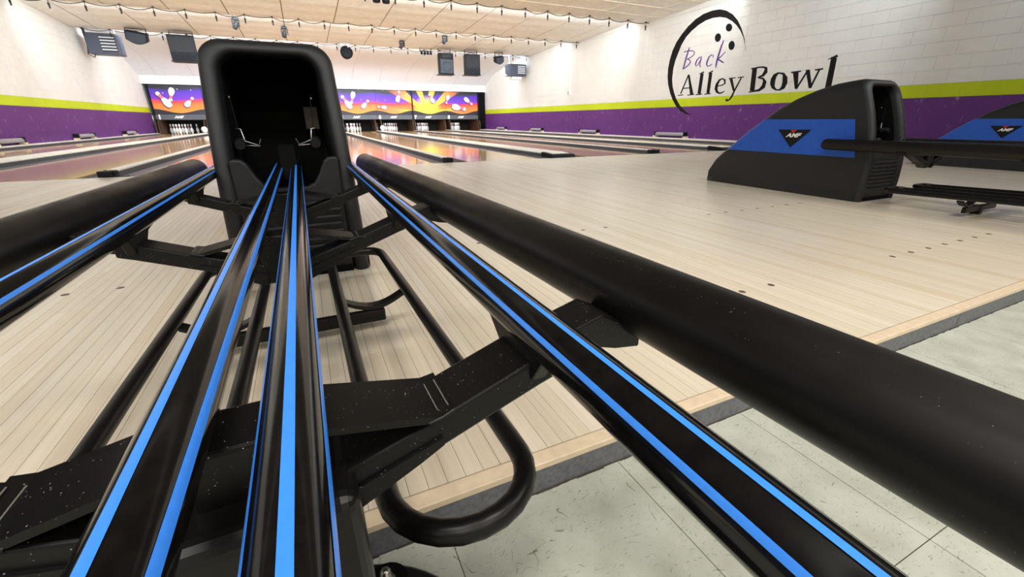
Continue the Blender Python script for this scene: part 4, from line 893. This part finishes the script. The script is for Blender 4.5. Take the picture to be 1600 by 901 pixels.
def moving_head(x, y, z, zc, rz, label):
    t = thing('moving_head_light', (x, y, z), label, 'stage light', 'moving head lights')
    MB().box(-0.10, 0.10, -0.09, 0.09, 0.10, zc-z).build('base', 'grille', t, bevel=0.02)
    for sx_ in (-1, 1): MB().box(sx_*0.1025-0.0175, sx_*0.1025+0.0175, -0.05, 0.05, -0.10, 0.12).build('yoke_arm', 'grille', t, bevel=0.012)
    hd = MB().lathe([(0.03, -0.17), (0.075, -0.165), (0.085, -0.06), (0.06, 0.06), (0.03, 0.09)], 14, (0, 0, -0.03)).build('lamp_head', 'heater_dark', t)
    MB().lathe([(0.06, -0.176), (0.06, -0.171)], 14, (0, 0, -0.03)).build('lens', 'steel', hd)
    hd.rotation_euler = (0.5, 0.25, 0); t.rotation_euler.z = rz; t.scale = (0.72,)*3; t.location.z = zc-(zc-z)*0.72
moving_head(-1.13, 14.7, 2.82, 2.997, 0.4, 'small silver-black stage light on the ceiling at the upper left')
moving_head(-0.01, 15.3, 2.79, 2.971, 0.1, 'small stage light just showing above the large hood')
moving_head(3.45, 16.0, 2.80, 2.941, 0.3, 'small dark stage light left of the grey-fronted loudspeaker')
moving_head(4.58, 14.85, 2.86, 2.991, 0.2, 'small dark stage light above the grey-fronted loudspeaker')

t = thing('round_stage_light', (1.77, 17.0, 2.62), 'round black stage light on a pale yoke right of the large hood', 'stage light')
hd = MB().lathe([(0.06, -0.14), (0.17, -0.10), (0.20, 0.0), (0.20, 0.07), (0.185, 0.075)], 24).build('lamp_can', 'dark_box', t); hd.rotation_euler = (1.25, 0.1, 0.1)
MB().lathe([(0.17, 0.076), (0.12, 0.082), (0.05, 0.084)], 24).build('lens', 'black', hd)
lc = None
for rr, nn in ((0.05, 6), (0.11, 10)):
    for k in range(nn):
        a_ = 2*PI*k/nn; MB().lathe([(0.016, 0.08), (0.012, 0.092)], 8, (rr*math.cos(a_), rr*math.sin(a_), 0)).build('small_lens', 'grille', hd)
MB().box(-0.16, 0.16, -0.02, 0.02, 0.26, 0.28).build('yoke_bar', 'louver', t)
for sx_ in (-0.11, 0.07): MB().box(sx_-0.01, sx_+0.01, -0.02, 0.02, 0.02, 0.26).build('yoke_arm', 'louver', t)

t = thing('spotlight_bar', (4.28, 17.0, 2.77), 'short dark bar of four small spotlights beside the grey-fronted loudspeaker', 'stage light')
MB().box(0, 0.46, -0.02, 0.02, 0.03, 0.06).box(0.0, 0.02, -0.02, 0.02, 0.03, 0.16).box(0.40, 0.42, -0.02, 0.02, 0.03, 0.16).build('bar', 'black', t)
for k in range(4): MB().lathe([(0.045, -0.06), (0.05, -0.02), (0.03, 0.03)], 10, (0.07+0.11*k, 0, 0)).build('spot', 'dark_box', t)
for x, lb in ((1.79, 'dark round spotlight peeping in at the top edge, left one of two'), (1.98, 'dark round spotlight peeping in at the top edge, right one of two')):
    t = thing('ceiling_spotlight', (x, 10.4-0.05, 2.72), lb, 'stage light', 'spotlights at the top edge')
    MB().lathe([(0.02, 0.0), (0.07, 0.01), (0.082, 0.05), (0.07, 0.11), (0.03, 0.13)], 14).build('lamp_can', 'black', t)
    MB().tube([(0, 0, 0.12), (0, 0, 0.19)], 0.012, 6).build('stem', 'black', t)

# ------------------------------------------------------------------ lamp bars standing on the wall ledges
def light_bar(x, y0, y1, label):
    t = thing('light_bar', (x, (y0+y1)/2, 0.055), label, 'light bar', 'lamp bars on the wall ledges'); h = (y1-y0)/2
    MB().prism([(-0.045, 0.05), (0.045, 0.05), (0.05, 0.085), (0.02, 0.13), (-0.02, 0.13), (-0.05, 0.085)], 'y', -h, h).build('reflector', 'lamp_bar', t)
    for s in (-1, 1):
        MB().box(-0.06, 0.06, s*h-0.02, s*h+0.02, 0.04, 0.145).build('end_plate', 'black', t, bevel=0.006)
        MB().box(-0.05, 0.05, s*(h+0.02)-0.05, s*(h+0.02)+0.05, 0.0, 0.045).build('wood_foot', 'edge_board', t)
for a, b, lb in ((8.42, 9.45, 'grey lamp bar on the ledge nearest the logo'), (12.15, 13.15, 'grey lamp bar, second along the right ledge from the logo'), (15.9, 16.9, 'grey lamp bar, third along the right ledge from the logo'), (19.5, 20.5, 'grey lamp bar on the right ledge nearest the black curtain')):
    light_bar(XR-0.09, a, b, lb)
for a, b, lb in ((11.6, 12.5, 'grey lamp bar at the left picture edge'), (15.0, 16.0, 'grey lamp bar in the middle of the left wall ledge'), (18.5, 19.5, 'grey lamp bar on the left ledge nearest the masking panels')):
    light_bar(XL+0.075, a, b, lb)
